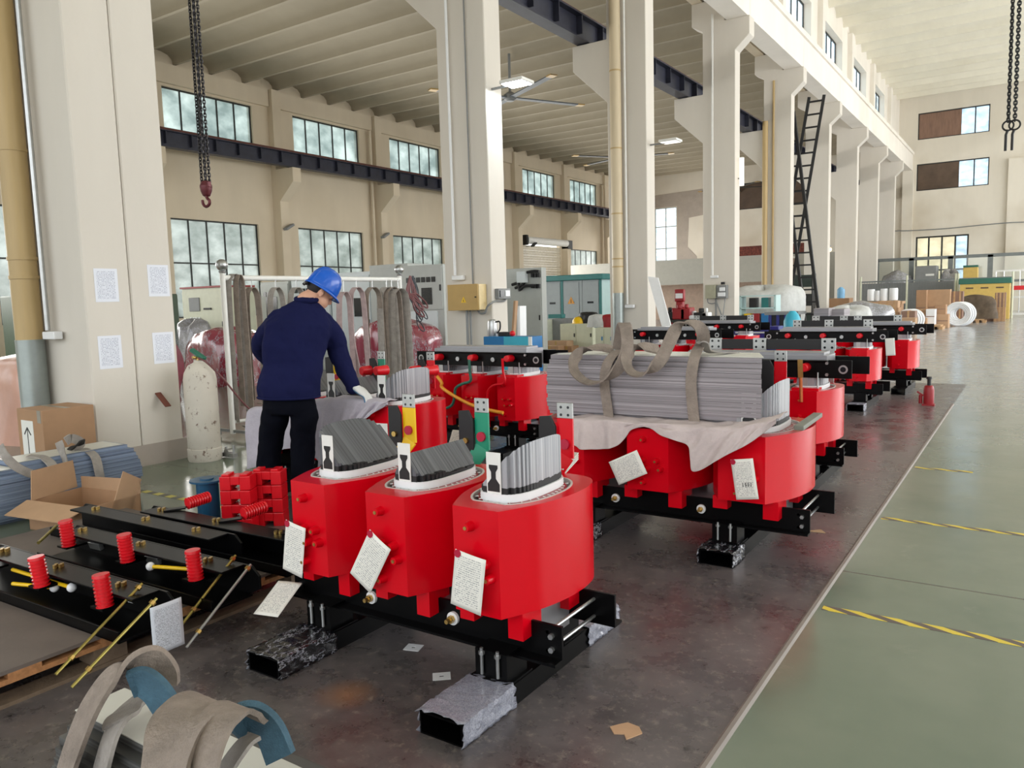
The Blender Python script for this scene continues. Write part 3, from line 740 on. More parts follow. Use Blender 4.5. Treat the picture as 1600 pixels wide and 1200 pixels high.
def transformer(label, cx, cy, pitch=.43, w=.414, l=.63, zb=.34, zt=.727, top=False, bars=None, bus=None, gauge=.45, wraps=(None, None), sk=.57, lvh=.98, fine=True, stubs=True, group=None, leads=None, cut=()):
    t = thing('dry_type_transformer', label, 'transformer', (cx, cy, 0), 0, group)
    hw, hl = w/2, l/2; s = hw/.207
    xe = pitch+hw+.06
    # skids, posts, lower clamps
    for k, gx in enumerate((-gauge, gauge)):
        h = .08; b = MB(); y0, y1 = -sk, sk
        b.box(gx-.09, gx+.09, y0, y1, h-.006, h).box(gx-.09, gx-.084, y0, y1, 0, h-.006).box(gx+.084, gx+.09, y0, y1, 0, h-.006)
        b.box(gx-.084, gx+.084, y0, y1, 0, .006)
        o = b.build('skid', M_black, t, smooth=False)
        if wraps[k]:
            for (a, c, mm) in wraps[k]:
                q = MB(); e = .006
                def P(u, v, a=a, c=c):
                    seq = [(-.09-e, .0), (-.09-e, h+e), (.09+e, h+e), (.09+e, .0)]
                    L = [0, .3, .7, 1.0]; i = 0
                    while i < 2 and u > L[i+1]: i += 1
                    f = (u-L[i])/(L[i+1]-L[i]); x = seq[i][0]+(seq[i+1][0]-seq[i][0])*f; z = seq[i][1]+(seq[i+1][1]-seq[i][1])*f
                    edge = (abs(v-.5)*2)**6
                    return (gx+x+random.uniform(-.003, .005), a+(c-a)*v+random.uniform(-.012, .012)*edge, max(.001, z+random.uniform(-.002, .004)))
                q.grid(P, 25, 22); solidify(q.build('plastic_wrap', mm, o, ang=25), .002)
    for gx in (-gauge, gauge):
        for yy in (-.2*s, .2*s):
            b = MB().box(gx-.07, gx+.07, yy-.075, yy+.055, .08, zb-.15).box(gx-.085, gx+.085, yy-.09, yy+.07, .08, .088)
            o = b.build('post', M_black, t, smooth=False)
            if fine and yy < 0:
                q = MB()
                for dx in (-.035, .035): MB().cyl((gx+dx, yy-.083, .10), (gx+dx, yy-.083, .20), .0065, n=8).cyl((gx+dx, yy-.083, .175), (gx+dx, yy-.083, .187), .012, n=6).build('bolt', M_zinc, o)
    z0, z1 = zb-.17, zb-.04
    for sg in (-1, 1):
        y = sg*.185*s; b = MB(); e = xe if sg < 0 else xe+.03
        b.box(-e, e, min(y, y-sg*.012), max(y, y-sg*.012), z0, z1)
        b.box(-e, e, min(y, y+sg*.05), max(y, y+sg*.05), z0, z0+.01)
        o = b.build('lower_clamp', M_black, t, smooth=False)
        for bx in (-xe+.04, xe-.04):
            for bz in (z0+.04, z1-.04):
                if fine: MB().cyl((bx, y, bz), (bx, y+sg*.014, bz), .011, n=6).build('bolt', M_zinc, o)
    if fine:
        for bx in (-pitch/2, pitch/2):
            y = -.185*s
            q = MB().cyl((bx, y, (z0+z1)/2), (bx, y-.05, (z0+z1)/2), .009, n=8).cyl((bx, y-.012, (z0+z1)/2), (bx, y-.03, (z0+z1)/2), .015, n=6)
            q.build('tie_bolt', M_brass, t)
            MB().cyl((bx, y, (z0+z1)/2), (bx, y-.012, (z0+z1)/2), .026, n=20).build('washer', M_whitep, t)
        for bx in (-xe+.06, xe-.06):
            for bz in (z0+.03, z1-.03): MB().cyl((bx, -.185*s, bz), (bx, .185*s, bz), .007, n=8).build('tie_rod', M_zinc, t)
    MB().box(-pitch-.1*s, pitch+.1*s, -.16*s, .16*s, z0-.02, z1-.01).build('lower_yoke', M_yoke, t, smooth=False)
    # coils
    OL = coil_outline(hw, hl); n = len(OL); a1, b1 = hw*.76, hl*.78
    INN = [sup(x, y*1.0, a1, b1, 2.3) for x, y in OL]; IN2 = [sup(x, y, a1-.008, b1-.008, 2.3) for x, y in OL]
    W1 = [sup(x, y, a1-.012*s, b1-.045*s, 2.3) for x, y in OL]; W2 = [sup(x, y, .109*s, .198*s, 3.2) for x, y in OL]
    for i in (-1, 0, 1):
        x = i*pitch; sh = lambda L: [(p[0]+x, p[1]) for p in L]
        c = MB().ring(sh(OL), sh(INN), zb, zt).build('coil', M_red, t, ang=28)
        MB().ring(sh(INN), sh(IN2), zt-.05, zt+.002).build('insulation_rim', M_rim, c, ang=28)
        MB().ring(sh(W1), sh(W2), zb, zt-.003).build('inner_winding', M_dred, c, ang=28)
        if fine and not top:
            q = MB(); ww = [sup(math.cos(2*PI*k/30), math.sin(2*PI*k/30), a1-.024*s, b1-.034*s if False else b1-.06*s, 2.3) for k in range(30)]
            for k, (px, py) in enumerate(ww):
                d = Vector((px, py*.6, 0)).normalized(); 
                for rr in ((0,) if abs(py) < .55*b1 else (0, -.018, .018)):
                    p = Vector((px+x, py, zt-.001)) + d*rr
                    q.bar(p-d*.006, p+d*.006, .0032, .003)
            q.build('spacer', M_white, c, smooth=False)
        if stubs:
            q = MB(); q2 = MB(); yf = -hl; H = zt-zb; fr_ = []
            for dx, dz in ((-.02, .83), (-.02, .50), (.045, .50), (.0, .36), (.062, .37), (-.02, .14)):
                p = Vector((x+dx*s, yf, zb+H*dz)); 
                st = MB().cyl(p+Vector((0, .01, 0)), p+Vector((0, -.034, 0)), .021, .0145, 14)
                if fine: st.build('terminal_stub', M_red, c); MB().cyl(p+Vector((0, -.033, 0)), p+Vector((0, -.037, 0)), .007, n=10).build('brass_insert', M_brass, c)
                elif dz > .8 or dz < .2: st.build('terminal_stub', M_red, c)
        # support blocks
        for dx in (-.1, .1):
            for dy in (-.165, .165):
                MB().box(x+(dx*1.08-.032)*s, x+(dx*1.08+.032)*s, (dy-.075)*s, (dy+.05)*s, zb-(.10 if dx > 0 else .07), zb).build('support_block', M_red, t, smooth=False)
        # core leg with its mitred top
        la, lb = .096*s, .187*s; z0_ = zt+.113*s if i not in cut else zt-.10*s; b = MB(); NP = 20; ys = [-lb+2*lb*k/NP for k in range(NP+1)]
        for k in range(NP):
            ym = (ys[k]+ys[k+1])/2; hwk = max(.045*s, la*(1-abs(ym/lb)**3.2)**(1/3.2))
            if top: poly = [(-hwk, zb), (hwk, zb), (hwk, zt+.1), (-hwk, zt+.1)]
            elif i == 0: poly = [(-hwk, zb), (hwk, zb), (hwk, z0_-hwk), (0, z0_+.02), (-hwk, z0_-hwk)]
            else: poly = [(-hwk, zb), (hwk, zb), (hwk, z0_+i*hwk), (-hwk, z0_-i*hwk)]
            b.prism([(px+x, pz) for px, pz in poly], ys[k], ys[k+1], 'y')
        g = b.build('core_leg', M_lamYl if i == 1 else M_lamY, t, smooth=False)
        MB().ring([(p[0]+x, p[1]) for p in oval(la+.012, lb+.012, 36, 3.2)], [(p[0]+x, p[1]) for p in oval(la+.004, lb+.006, 36, 3.2)], zb, zt+.026).build('insulation_band', M_whitep, g)
        if not top and i not in cut:
            pw = .031*s; ht = zt+.178*s; yb = -lb-.004
            MB().box(x-pw, x+pw, yb-.003, yb+.001, zt, ht).build('end_plate', M_white, g, smooth=False)
            z9 = zt+.034; K = [(-.026, 0), (.026, 0), (.026, .028), (.010, .048), (.010, .072), (.019, .086), (.019, .098), (-.019, .098), (-.019, .086), (-.010, .072), (-.010, .048), (-.026, .028)]
            MB().prism([(x+px*s, z9+pz*s) for px, pz in K], yb-.0045, yb-.003, 'y').build('black_paint_mark', M_blackm, g, smooth=False)
            v_ = MB()
            for k in range(NP):
                ym = (ys[k]+ys[k+1])/2; hwk = max(.045*s, la*(1-abs(ym/lb)**3.2)**(1/3.2))+.0012
                v_.box(x-hwk, x+hwk, ys[k]-.0006, ys[k+1]+.0006, zt+.01, zt+.048+random.uniform(-.002, .003)-(.012 if i != 1 and k > 6 else 0))
            v_.build('black_varnish', M_blackm, g, smooth=False)
    if top:
        zy = zt+.085
        MB().box(-pitch-.1, pitch+.1, -.1, .1, zy, zy+.185).box(-pitch-.13, pitch+.13, -.15, .15, zy, zy+.165).box(-pitch-.08, pitch+.08, -.18, .18, zy, zy+.13).build('top_yoke', M_yoke, t, smooth=False)
        for sg in (-1, 1):
            y = sg*.2; e = .745 if sg < 0 else .80; b = MB(); za, zc = zt+.088, zt+.223
            b.box(-e, e, min(y, y-sg*.012), max(y, y-sg*.012), za, zc)
            b.box(-e+.16, e-.16, min(y, y+sg*.045), max(y, y+sg*.045), zc-.01, zc)
            o = b.build('upper_clamp', M_black, t, bevel=.006, smooth=False)
            for sx_ in (-1, 1):
                if sg > 0 and sx_ < 0: continue
                q = MB().cyl((sx_*(e-.06), y, (za+zc)/2), (sx_*(e-.06), y+sg*.004, (za+zc)/2), .032, n=20).build('lifting_ring', M_zinc, o)
                for dx, dz in ((.17, .045), (.17, -.04)): MB().cyl((sx_*(e-dx), y, (za+zc)/2+dz), (sx_*(e-dx), y+sg*.02, (za+zc)/2+dz), .012, n=6).build('bolt', M_zinc, o)
                MB().cyl((sx_*(e-.06), y+sg*.003, (za+zc)/2), (sx_*(e-.06), y+sg*.006, (za+zc)/2), .02, n=16).build('lifting_hole', M_dk, o)
            if sg < 0:
                for bx in (-pitch/2, pitch/2): MB().cyl((bx, y, zc-.07), (bx, y+sg*.02, zc-.07), .022, n=14).build('bolt', M_zinc, o)
        for i in (-1, 0, 1):
            MB().cyl((i*pitch, -.2, zt+.17), (i*pitch, -.3, zt+.17), .034, .03, 18).build('post_insulator', M_redm, t, bevel=.006)
            MB().bar((i*pitch-.02, -.17, zt+.01), (i*pitch-.02, -.17, zt+.09), .05, .05).build('coil_press', M_tin, t, smooth=False)
            b = MB().cyl((i*pitch+.08, -.2, zt), (i*pitch+.08, -.2, zt+.13), .006, n=8); b.build('press_bolt', M_zinc, t)
            MB().box(i*pitch-.09, i*pitch+.1, -.27, -.16, zt, zt+.018).build('support_block', M_red, t, smooth=False)
    if bus:
        zb_ = zt+.25; y = .40
        MB().box(bus[0]-.03, bus[-1]+.03, y, y+.02, zb_+.005, zb_+.09).build('insulating_board', M_blackm, t, smooth=False)
        for x in bus:
            o = MB().box(x-.055, x+.055, y-.012, y, zb_, zb_+.1).box(x-.045, x+.045, y-.012, y-.004, zt-.02, zb_).build('terminal_plate', M_tin, t, bevel=.002, smooth=False)
            q = MB()
            for dx in (-.028, .028):
                for dz in (.025, .075): q.cyl((x+dx, y-.0125, zb_+dz), (x+dx, y-.0135, zb_+dz), .010, n=12)
            q.build('bolt_hole', M_dk, o)
    if bars:
        for i, c in zip((-1, 0, 1), bars):
            x = i*pitch; y = hl+.015; z2 = lvh; cbx = x
            o = MB().box(x-.037, x+.037, y, y+.01, z2-.065, z2).build('terminal_plate', M_tin, t, bevel=.002, smooth=False)
            q = MB()
            for dx in (-.017, .017):
                for dz in (.05, .018): q.cyl((x+dx, y-.001, z2-dz), (x+dx, y+.0005, z2-dz), .006, n=10)
            q.build('bolt_hole', M_dk, o)
            zl = zt+.0
            MB().bar((x, y+.005, z2-.065), (x, y+.005, zl+.06), .074, .01, (0, 1, 0)).bar((x, y+.005, zl+.07), (x-.05, y-.06, zl-.03), .074, .01, (0, 1, 0)).build('busbar', BARC[c], t, smooth=False)
            bd = [(x-.118, zl+.04), (x-.06, zl+.01), (x-.035, zl+.06), (x-.035, z2-.1), (x-.06, z2-.055), (x-.115, z2-.06)]
            MB().prism(bd, y-.018, y-.006, 'y').build('insulating_board', M_blackm, t, bevel=.003, smooth=False)
            MB().cyl((x-.075, y-.018, zl+.10), (x-.075, y-.03, zl+.10), .013, n=12).build('bolt', M_brass, t)
            MB().cyl((x+.0, y, zl+.12), (x+.0, y-.012, zl+.12), .022, n=18).build('insulator_cap', M_darkr, t)
    return t

FW = [(-.575, -.27, M_film)]; FW2 = [(-.575, -.27, M_foil), (.29, .58, M_foil)]
T1 = transformer('open-topped red three-coil transformer nearest the camera, with bare mitred core legs', -2.04, 2.46, bars='ygr', wraps=(FW, FW2), lvh=1.02)
T2 = transformer('larger red transformer carrying the strapped stack of steel sheets', -1.81, 4.45, pitch=.54, w=.53, l=.75, zb=.34, zt=.70, bars='ygr', gauge=.435, lvh=1.1, cut=(-1, 0), wraps=([(-.49, -.3, M_film)], [(-.49, -.28, M_film)]), sk=.48)
TW = transformer('red transformer in front of the worker, its coils half under a dust sheet', -4.42, 4.36, pitch=.52, w=.5, l=.62, zt=.725, bars='ygr', lvh=1.07, gauge=.5)
TC = transformer('complete red transformer with green, yellow and red winding leads on its front', -4.465, 6.25, pitch=.42, w=.41, top=True, zt=.745)
tag(T1, None, None, 'transformers on the work area')
GR = 'transformers on the work area'
for o in (T1, T2, TW, TC): o['group'] = GR
T3 = transformer('complete red transformer with brass bar hanging in front, just behind the sheet stack', -1.82, 6.23, top=True, bus=(-.47, -.09, .46), group=GR)
T4 = transformer('complete red transformer with white card on its end, second farthest of the right-hand row', -2.2, 10.62, top=True, bus=(-.47, -.06, .42), fine=False, group=GR, wraps=(None, [(-.58, -.4, M_foil)]))
T5 = transformer('farthest complete red transformer of the right-hand row', -1.97, 12.45, top=True, bus=(-.86, -.45, -.25, .3), fine=False, group=GR)
T6 = transformer('red transformer in the middle distance behind the sheet stack, near the third column', -4.4, 11.0, top=True, fine=False, group=GR)
T7 = transformer('red transformer partly hidden behind blue cabinets, farther along the left-hand row', -4.6, 13.6, top=True, bus=(-.6, -.1, .4), fine=False, group=GR)

# winding leads bolted across the front of the leads transformer
def W(px, py, y): return at(px, py, 'y', y)
def lead(pts, r, name, m, root, y):
    o = MB().tube([W(a, b, y)-Vector(root.location) for a, b in pts] if False else crom([W(a, b, y)-Vector(root.location) for a, b in pts], 5), r, 10).build(name, m, root); return o
lead([(733, 562), (734, 580), (735, 595), (722, 600), (712, 607), (710, 622), (705, 634), (688, 641)], .014, 'green_lead', M_dgrn, TC, 5.86)
lead([(683, 588), (690, 598), (691, 606), (712, 620), (740, 634), (770, 642), (786, 645)], .016, 'yellow_lead', M_ora, TC, 5.84)
lead([(785, 560), (786, 580), (788, 598), (772, 602), (763, 610), (761, 625)], .012, 'red_lead', M_red, TC, 5.87)
lead([(1250, 565), (1251, 590), (1252, 628)], .012, 'hanging_bar', M_cop, T3, 5.84)
MB().bar(W(1250, 562, 5.83)-Vector(T3.location), W(1251, 590, 5.83)-Vector(T3.location), .035, .006, (0, 1, 0)).build('brass_strip', M_brass, T3)
# red insulators on the worker's transformer
for px in (583, 660):
    for dx in (0, 22):
        c = W(px+dx, 578, 4.70)-Vector(TW.location); MB().cyl(c+Vector((0, .0, 0)), c+Vector((-.03, -.11, 0)), .042, .036, 18).build('post_insulator', M_redm, TW, bevel=.006)

# ------------------------------------------------------------ stack of yoke sheets on the second transformer
t = thing('steel_sheet_stack', 'grey stack of long steel sheets lying on the second transformer, two slings round it', 'sheet stack', (-1.2, 4.2, .725))
b = MB(); NZ = 14; H = .375
prof = []
for k in range(NZ+1):
    u = k/NZ; prof.append((.0 + .11*max(0, (u-.72)/.28)**1.6 + .05*max(0, (.12-u)/.12)**1.5))
for k in range(NZ):
    z0, z1 = H*k/NZ, H*(k+1)/NZ; f = prof[k]; r = .52-f*.8
    j = random.uniform(-.006, .006)
    b.prism([(-1.33-.02*(1-abs(k/NZ-.4))+j-f*.3, f), (0+j*.5-f*.3, f), (-.18+j*.5, r), (-1.38+.25+j, r), (-1.40, f+.18)], z0, z1-.0015, 'z')
b.build('sheet_pack', M_lamZ, t, smooth=False)
MB().prism([(-1.33, .115), (-.02, .11), (-.14, .44), (-1.2, .44)], H-.001, H+.002, 'z').build('top_sheet', M_sheet, t, smooth=False)

# slings: flat webbing
def sling(label, pts, wd, th, m, cat='sling', wdir=(1, 0, 0), name='webbing_sling', n=7, group=None):
    P = crom(pts, n)
    if isinstance(wdir, list):
        Wd = crom(wdir, n); wdir = Wd
    o = MB().ribbon(P, wdir, wd, th).build(name, m, ang=60)
    return tag(o, label, cat, group)
yF = 4.19
def s2(px, py, y=yF): return at(px, py, 'y', y)
# wraps down the front of the stack and under it, then the free loops standing above
X1 = (1, 0, 0); LP = (.25, 1, .15)
sling('worn sling band wrapped round the left half of the sheet stack', [s2(954, 677, 4.2), s2(950, 640, 4.185), s2(945, 600, 4.185), s2(948, 572, 4.19), s2(960, 553, 4.27), s2(972, 547, 4.4), s2(985, 543, 4.62)], .066, .009, M_strap)
sling('worn free sling loop standing on the sheet stack and curling down its front, left', [s2(966, 547, 4.42), s2(970, 522, 4.36), s2(975, 506, 4.3), s2(979, 520, 4.22), s2(979, 545, 4.17), s2(969, 573, 4.13), s2(947, 593, 4.10), s2(920, 598, 4.09), s2(899, 583, 4.10), s2(896, 563, 4.13), s2(910, 549, 4.22), s2(936, 543, 4.34), s2(958, 546, 4.42)], .075, .010, M_strap,
      wdir=[X1, X1, X1, X1, (1, .2, 0), (.8, .6, .1), (.45, .9, .2), LP, LP, LP, LP, LP, LP])
sling('worn sling band wrapped round the right half of the sheet stack', [s2(1088, 682, 4.2), s2(1083, 640, 4.185), s2(1080, 600, 4.185), s2(1083, 570, 4.19), s2(1089, 549, 4.27), s2(1094, 541, 4.4), s2(1100, 538, 4.62)], .066, .009, M_strap)
sling('worn free sling loop arching above the sheet stack and curling down its front, right', [s2(1094, 545, 4.4), s2(1099, 526, 4.34), s2(1091, 510, 4.3), s2(1074, 504, 4.28), s2(1057, 514, 4.24), s2(1043, 540, 4.18), s2(1029, 567, 4.13), s2(1008, 584, 4.10), s2(988, 583, 4.10), s2(978, 566, 4.12), s2(984, 550, 4.2), s2(1006, 542, 4.32), s2(1030, 546, 4.42)], .075, .010, M_strap,
      wdir=[X1, (1, .3, .3), (.6, 1, .3), (.3, 1, .2), (.7, .8, .3), (1, .4, .3), (.9, .6, .3), (.5, .9, .3), LP, LP, LP, LP, LP])
sling('loose end of webbing lying over the right edge of the sheet stack', [s2(1088, 535, 4.3), s2(1100, 536, 4.32), s2(1106, 548, 4.4), s2(1125, 551, 4.45), s2(1150, 551, 4.6)], .05, .008, M_strap2)

# dust sheets
def drape(name, label, tops, hems, m, nu=90, nv=26, amp=.02, back=None, seed=0):
    "cloth over the coil tops, hanging to an uneven hem; tops and hems are points along the front"
    T_ = crom(tops, 12); H_ = crom(hems, 12); rnd = random.Random(seed); ph = [rnd.uniform(0, 6) for _ in range(8)]
    def S(L, u):
        f = u*(len(L)-1); i = min(int(f), len(L)-2); return L[i].lerp(L[i+1], f-i)
    def P(u, v):
        a = S(T_, u); h = S(H_, u); k = back or .25
        f = v*1.0
        if v < .35: p = a + Vector((0, k*(1-v/.35), .004)); p.z += .01*math.sin(u*40+ph[0])*math.sin(v*20)
        else:
            q = (v-.35)/.65; p = a.lerp(h, q)
            w_ = amp*min(1, q*2.5)
            p.y += w_*(math.sin(u*46+ph[1]+2*q)+.6*math.sin(u*95+ph[2]+4*q)) - .012; p.z += .006*math.sin(u*30+q*9+ph[3])
        return tuple(p)
    o = MB().grid(P, nu, nv).build(name, m, ang=180); solidify(o, .003)
    md = o.modifiers.new('s', 'SUBSURF'); md.levels = md.render_levels = 1
    return tag(o, label, 'dust sheet', 'dust sheets')
yc = 4.03
def c2(px, py, y=yc): return at(px, py, 'y', y)
drape('dust_sheet', 'cream dust sheet under the strapped sheet stack, hanging over the red coils',
      [c2(888, 655, 4.08), c2(930, 655, 4.08), c2(990, 660, 4.07), c2(1060, 664, 4.06), c2(1120, 668, 4.05), c2(1170, 664, 4.05), c2(1212, 655, 4.03)],
      [c2(893, 693), c2(915, 701), c2(945, 703), c2(968, 693, 4.05), c2(988, 672, 4.07), c2(1012, 668, 4.05), c2(1048, 684), c2(1078, 702), c2(1083, 735, 4.0), c2(1118, 722, 3.99), c2(1150, 704, 3.99), c2(1185, 682), c2(1214, 662)], M_cloth, amp=.012, seed=2)
drape('dust_sheet', 'greyish dust sheet the worker leans on, hanging over the coils in front of him',
      [at(388, 640, 'y', 4.02), at(430, 632, 'y', 4.02), at(480, 628, 'y', 4.02), at(530, 622, 'y', 4.0), at(580, 626, 'y', 4.0), at(604, 628, 'y', 4.02)],
      [at(386, 735, 'y', 3.97), at(420, 720, 'y', 3.96), at(450, 700, 'y', 3.96), at(490, 715, 'y', 3.93), at(515, 760, 'y', 3.9), at(535, 700, 'y', 3.93), at(560, 665, 'y', 3.95), at(603, 632, 'y', 4.0)], M_cloth2, amp=.02, seed=5, back=.12)
# narrow bar lying on the right coil of the sheet-stack transformer
t = tag(MB().bar(at(1248, 669, 'z', .735), at(1278, 648, 'z', .735), .05, .025).build('press_bar', plain('grey_resin_bar', (120, 122, 112), .5), bevel=.003), 'grey rectangular bar lying on the rightmost coil beside the sheet stack', 'bar')

# paper tags fastened on coils
def tagp(label, corners, stick=0, m=None, ns='paper_tag', cat='paper tag', group='paper tags on the coils', th=.0008):
    "corners: top-left, top-right, bottom-left in space"
    a, b, c = [Vector(p) for p in corners]; ux = (b-a); uy = (a-c); n_ = ux.cross(uy).normalized(); wx = ux.length; uy = (uy-ux.normalized()*uy.dot(ux.normalized())); hy = uy.length
    ctr = c+(ux+(a-c))/2
    M_ = Matrix((ux.normalized(), uy.normalized(), n_)).transposed().to_4x4(); M_.translation = ctr
    mb = MB()
    def P(u, v): return ((u-.5)*wx, (v-.5)*hy, .004*math.sin(u*3)*math.sin(v*2.2))
    o = mb.grid(P, 8, 12).build(ns, m or M_tag, ang=180); solidify(o, th); o.matrix_world = M_
    if stick: MB().cyl((-wx*.4, hy*.44, .000), (-wx*.4, hy*.44, .006), .014, n=20).build('red_sticker', M_darkr, o)
    return tag(o, label, cat, group)
def tp(*ps, y=2.1): return [at(p[0], p[1], 'y', p[2] if len(p) > 2 else y) for p in ps]
tagp('white printed tag on the left coil of the nearest transformer', tp((452, 814), (483, 828), (437, 886), y=2.11), 1)
tagp('white printed tag tilted on the middle coil of the nearest transformer', tp((580, 829), (613, 861), (545, 893), y=2.10), 1)
tagp('white printed tag on the right coil of the nearest transformer', tp((716, 859), (764, 877), (700, 941), y=2.09), 1)
tagp('tilted white tag on the middle coil below the sheet stack', tp((989, 703), (953, 722), (1014, 740), y=4.02)[::1] if False else [at(951, 722, 'y', 4.01), at(995, 703, 'y', 4.01), at(967, 758, 'y', 4.01)], 0)
tagp('upright white tag with handwritten numbers on the right coil below the sheet stack', tp((1143, 718), (1178, 716), (1149, 781), y=4.01), 1)
tagp('printed parts list hanging beside the black clamp beams, bottom left', [at(235, 950, 'x', -2.86), at(284, 932, 'x', -2.86), at(239, 1027, 'x', -2.86)], 0, M_list, 'parts_list', 'paper list', None)
tagp('white printed sheet held against the left skid end of the nearest transformer', [at(430, 907, 'y', 2.22), at(467, 911, 'y', 2.24), at(401, 960, 'y', 2.06)], 0, M_tag)
tagp('white paper with handwriting on the base behind the nearest transformer', [at(702, 671, 'y', 5.7), at(723, 673, 'y', 5.7), at(703, 705, 'y', 5.6)], 0, M_tag)
tagp('blank white card on the end of the second-farthest transformer', [at(1382, 529, 'y', 10.2), at(1397, 528, 'y', 10.2), at(1385, 556, 'y', 10.2)], 0, M_paper)
tagp('white slip on the side of the worker\'s transformer coil', [at(588, 661, 'y', 4.03), at(606, 662, 'y', 4.03), at(588, 687, 'y', 4.03)], 0, M_paper)
# handwriting on the upright tag
hw_o = [o for o in bpy.data.objects if o.get('label', '').startswith('upright white tag')][0]
b = MB()
for i, segs in enumerate((((0, .0, 0, .02),), ((0, 0, 0, .02), (0, .02, .008, .02), (0, .01, .007, .01)), ((0, 0, 0, .02), (0, .02, .008, .02), (0, .01, .008, .012)), ((0, 0, .002, .02),))):
    for x0, y0, x1, y1 in segs:
        ox = -.012+i*.014; b.bar((ox+x0, -.04+y0, .004), (ox+x1, -.04+y1, .004), .003, .001)
b.build('handwriting', M_blackm, hw_o, smooth=False)
# rolled sheets of paper tucked by the red bar
b = MB()
for k in range(4): b.bar(at(872, 742-3*k, 'y', 2.76), at(896, 716-3*k, 'y', 2.9), .05, .004, (0, .4, 1))
tag(b.build('folded_papers', M_paper, smooth=False), 'folded white papers tucked beside the red busbar of the nearest transformer', 'papers')

# ------------------------------------------------------------ floor litter between the skids
for p, lb_ in (((646, 1012), 'left'), ((690, 1057), 'right')):
    c = at(*p, 'z', 0); o = MB().ring([(-.035, -.03), (.035, -.03), (.035, .03), (-.035, .03)], [(-.008, -.006), (.008, -.006), (.008, .006), (-.008, .006)], 0, .002).build('square_washer', M_whitep, smooth=False)
    o.location = c; o.rotation_euler = (0, 0, .3 if lb_ == 'left' else .7); tag(o, 'white square shim with a hole on the dark floor, %s of two' % lb_, 'shim', 'square shims on the floor')
c = at(978, 1139, 'z', 0)
o = MB().prism([(-.05, -.02), (-.02, -.05), (.01, -.035), (.03, -.06), (.06, .0), (.035, .03), (-.01, .035), (-.03, .01)], 0, .004, 'z').build('cardboard_scrap', M_card2, smooth=False); o.location = c
tag(o, 'torn scrap of cardboard on the dark floor near the metal strip', 'cardboard scrap')
c = at(1275, 830, 'z', 0); o = MB().prism([(-.05, -.03), (.06, -.02), (.02, .04)], 0, .004, 'z').build('cardboard_scrap', M_card2, smooth=False); o.location = c
tag(o, 'small pale scrap on the floor under the large transformer\'s beam end', 'cardboard scrap')

# ------------------------------------------------------------ clamp beams with insulators on a pallet, lower left
pal = thing('pallet', 'wooden pallet with grey board top carrying the black clamp beams, lower left', 'pallet', (-4.17, 1.75, 0))
MB().box(-.85, 1.05, -1.2, 1.05, .125, .14).build('top_board', plain('dusty_board', (104, 94, 88), .7, 0, .2, 3, bump=.1), pal, smooth=False)
for k, y in enumerate((-1.1, -.8, -.45, -.1, .25, .6, .95)): MB().box(-.85, 1.05, y-.06, y+.06, .105, .125).build('deck_slat', M_wood, pal, smooth=False)
for x in (-.8, .1, .995): MB().box(x-.05, x+.055, -1.2, 1.0, .085, .105).build('stringer', M_wood, pal, smooth=False); MB().box(x-.05, x+.055, -1.2, 1.0, 0, .015).build('bottom_board', M_wood2, pal, smooth=False)
for x in (-.8, .1, .98):
    for y in (-1.1, -.12, .9): MB().box(x-.06, x+.06, y-.07, y+.07, .015, .085).build('pallet_block', M_wood2, pal, smooth=False)

def insul(p, d, root, L=.125, r=.035):
    "ribbed red post insulator from p along d"
    p = Vector(p); d = Vector(d).normalized(); b = MB(); n = 8
    for k in range(n):
        a = L*k/n
        b.cyl(p+d*a, p+d*(a+L/n*.3), r, n=18, caps=True); b.cyl(p+d*(a+L/n*.3), p+d*(a+L/n), r*.8, n=18)
    b.cyl(p+d*L, p+d*(L+.012), r, r*.95, 18)
    o = b.build('post_insulator', M_redm, root); return o
def clampbeam(label, cx_, y, z, ins, dirv, L=1.5):
    t = thing('clamp_beam', label, 'clamp beam', (cx_, y, z), math.radians(1.5), 'black clamp beams on the pallet')
    h = .14; b = MB()
    b.prism([(-L/2, 0), (L/2-.08, 0), (L/2, .04), (L/2, .1), (L/2-.05, h), (-L/2+.05, h), (-L/2, .1)], .05, .062, 'y')
    b.box(-L/2+.10, L/2-.10, -.07, .05, h-.01, h).box(-L/2+.05, L/2-.05, -.17, .05, 0, .01).box(-L/2+.05, L/2-.05, -.17, -.16, 0, .05)
    b.build('channel', M_black, t, bevel=.002, smooth=False)
    for x in ins:
        q = MB()
        for dx, dy in ((-.012, 0), (.012, .006), (0, -.014), (.004, .018)): q.cyl((x+dx-.05, dy, h), (x+dx-.05, dy, h+.016), .009, n=6)
        q.build('bolt', M_brass, t)
        if dirv is not None:
            if dirv == 'up': 
                MB().box(x-.06, x+.03, -.13, -.02, h-.055, h-.045).build('bracket', M_black, t, smooth=False)
                insul((x, -.10, h-.045), (random.uniform(-.1, .02), random.uniform(-.08, .02), 1), t)
            else:
                MB().bar((x-.02, .0, h+.004), (x+.06, .09, h+.01), .05, .008).build('bracket', M_black, t, smooth=False)
                insul((x+.06, .10, h+.03), (.15, 1, .10), t)
    return t
clampbeam('black clamp beam nearest the camera on the pallet, with two upright red insulators in view', -3.67, 1.73, .14, (-.5, .0, .50), 'up', 1.5)
clampbeam('second black clamp beam on the pallet, with three upright red insulators', -3.65, 2.12, .14, (-.53, .0, .53), 'up', 1.55)
clampbeam('third black clamp beam on the pallet, bolts but no insulators on top', -4.12, 2.40, .14, (-.45, .05, .5), None, 1.5)
clampbeam('rear black clamp beam on the pallet, with three red insulators pointing away', -3.68, 2.58, .14, (-.50, .0, .50), 'back', 1.5)
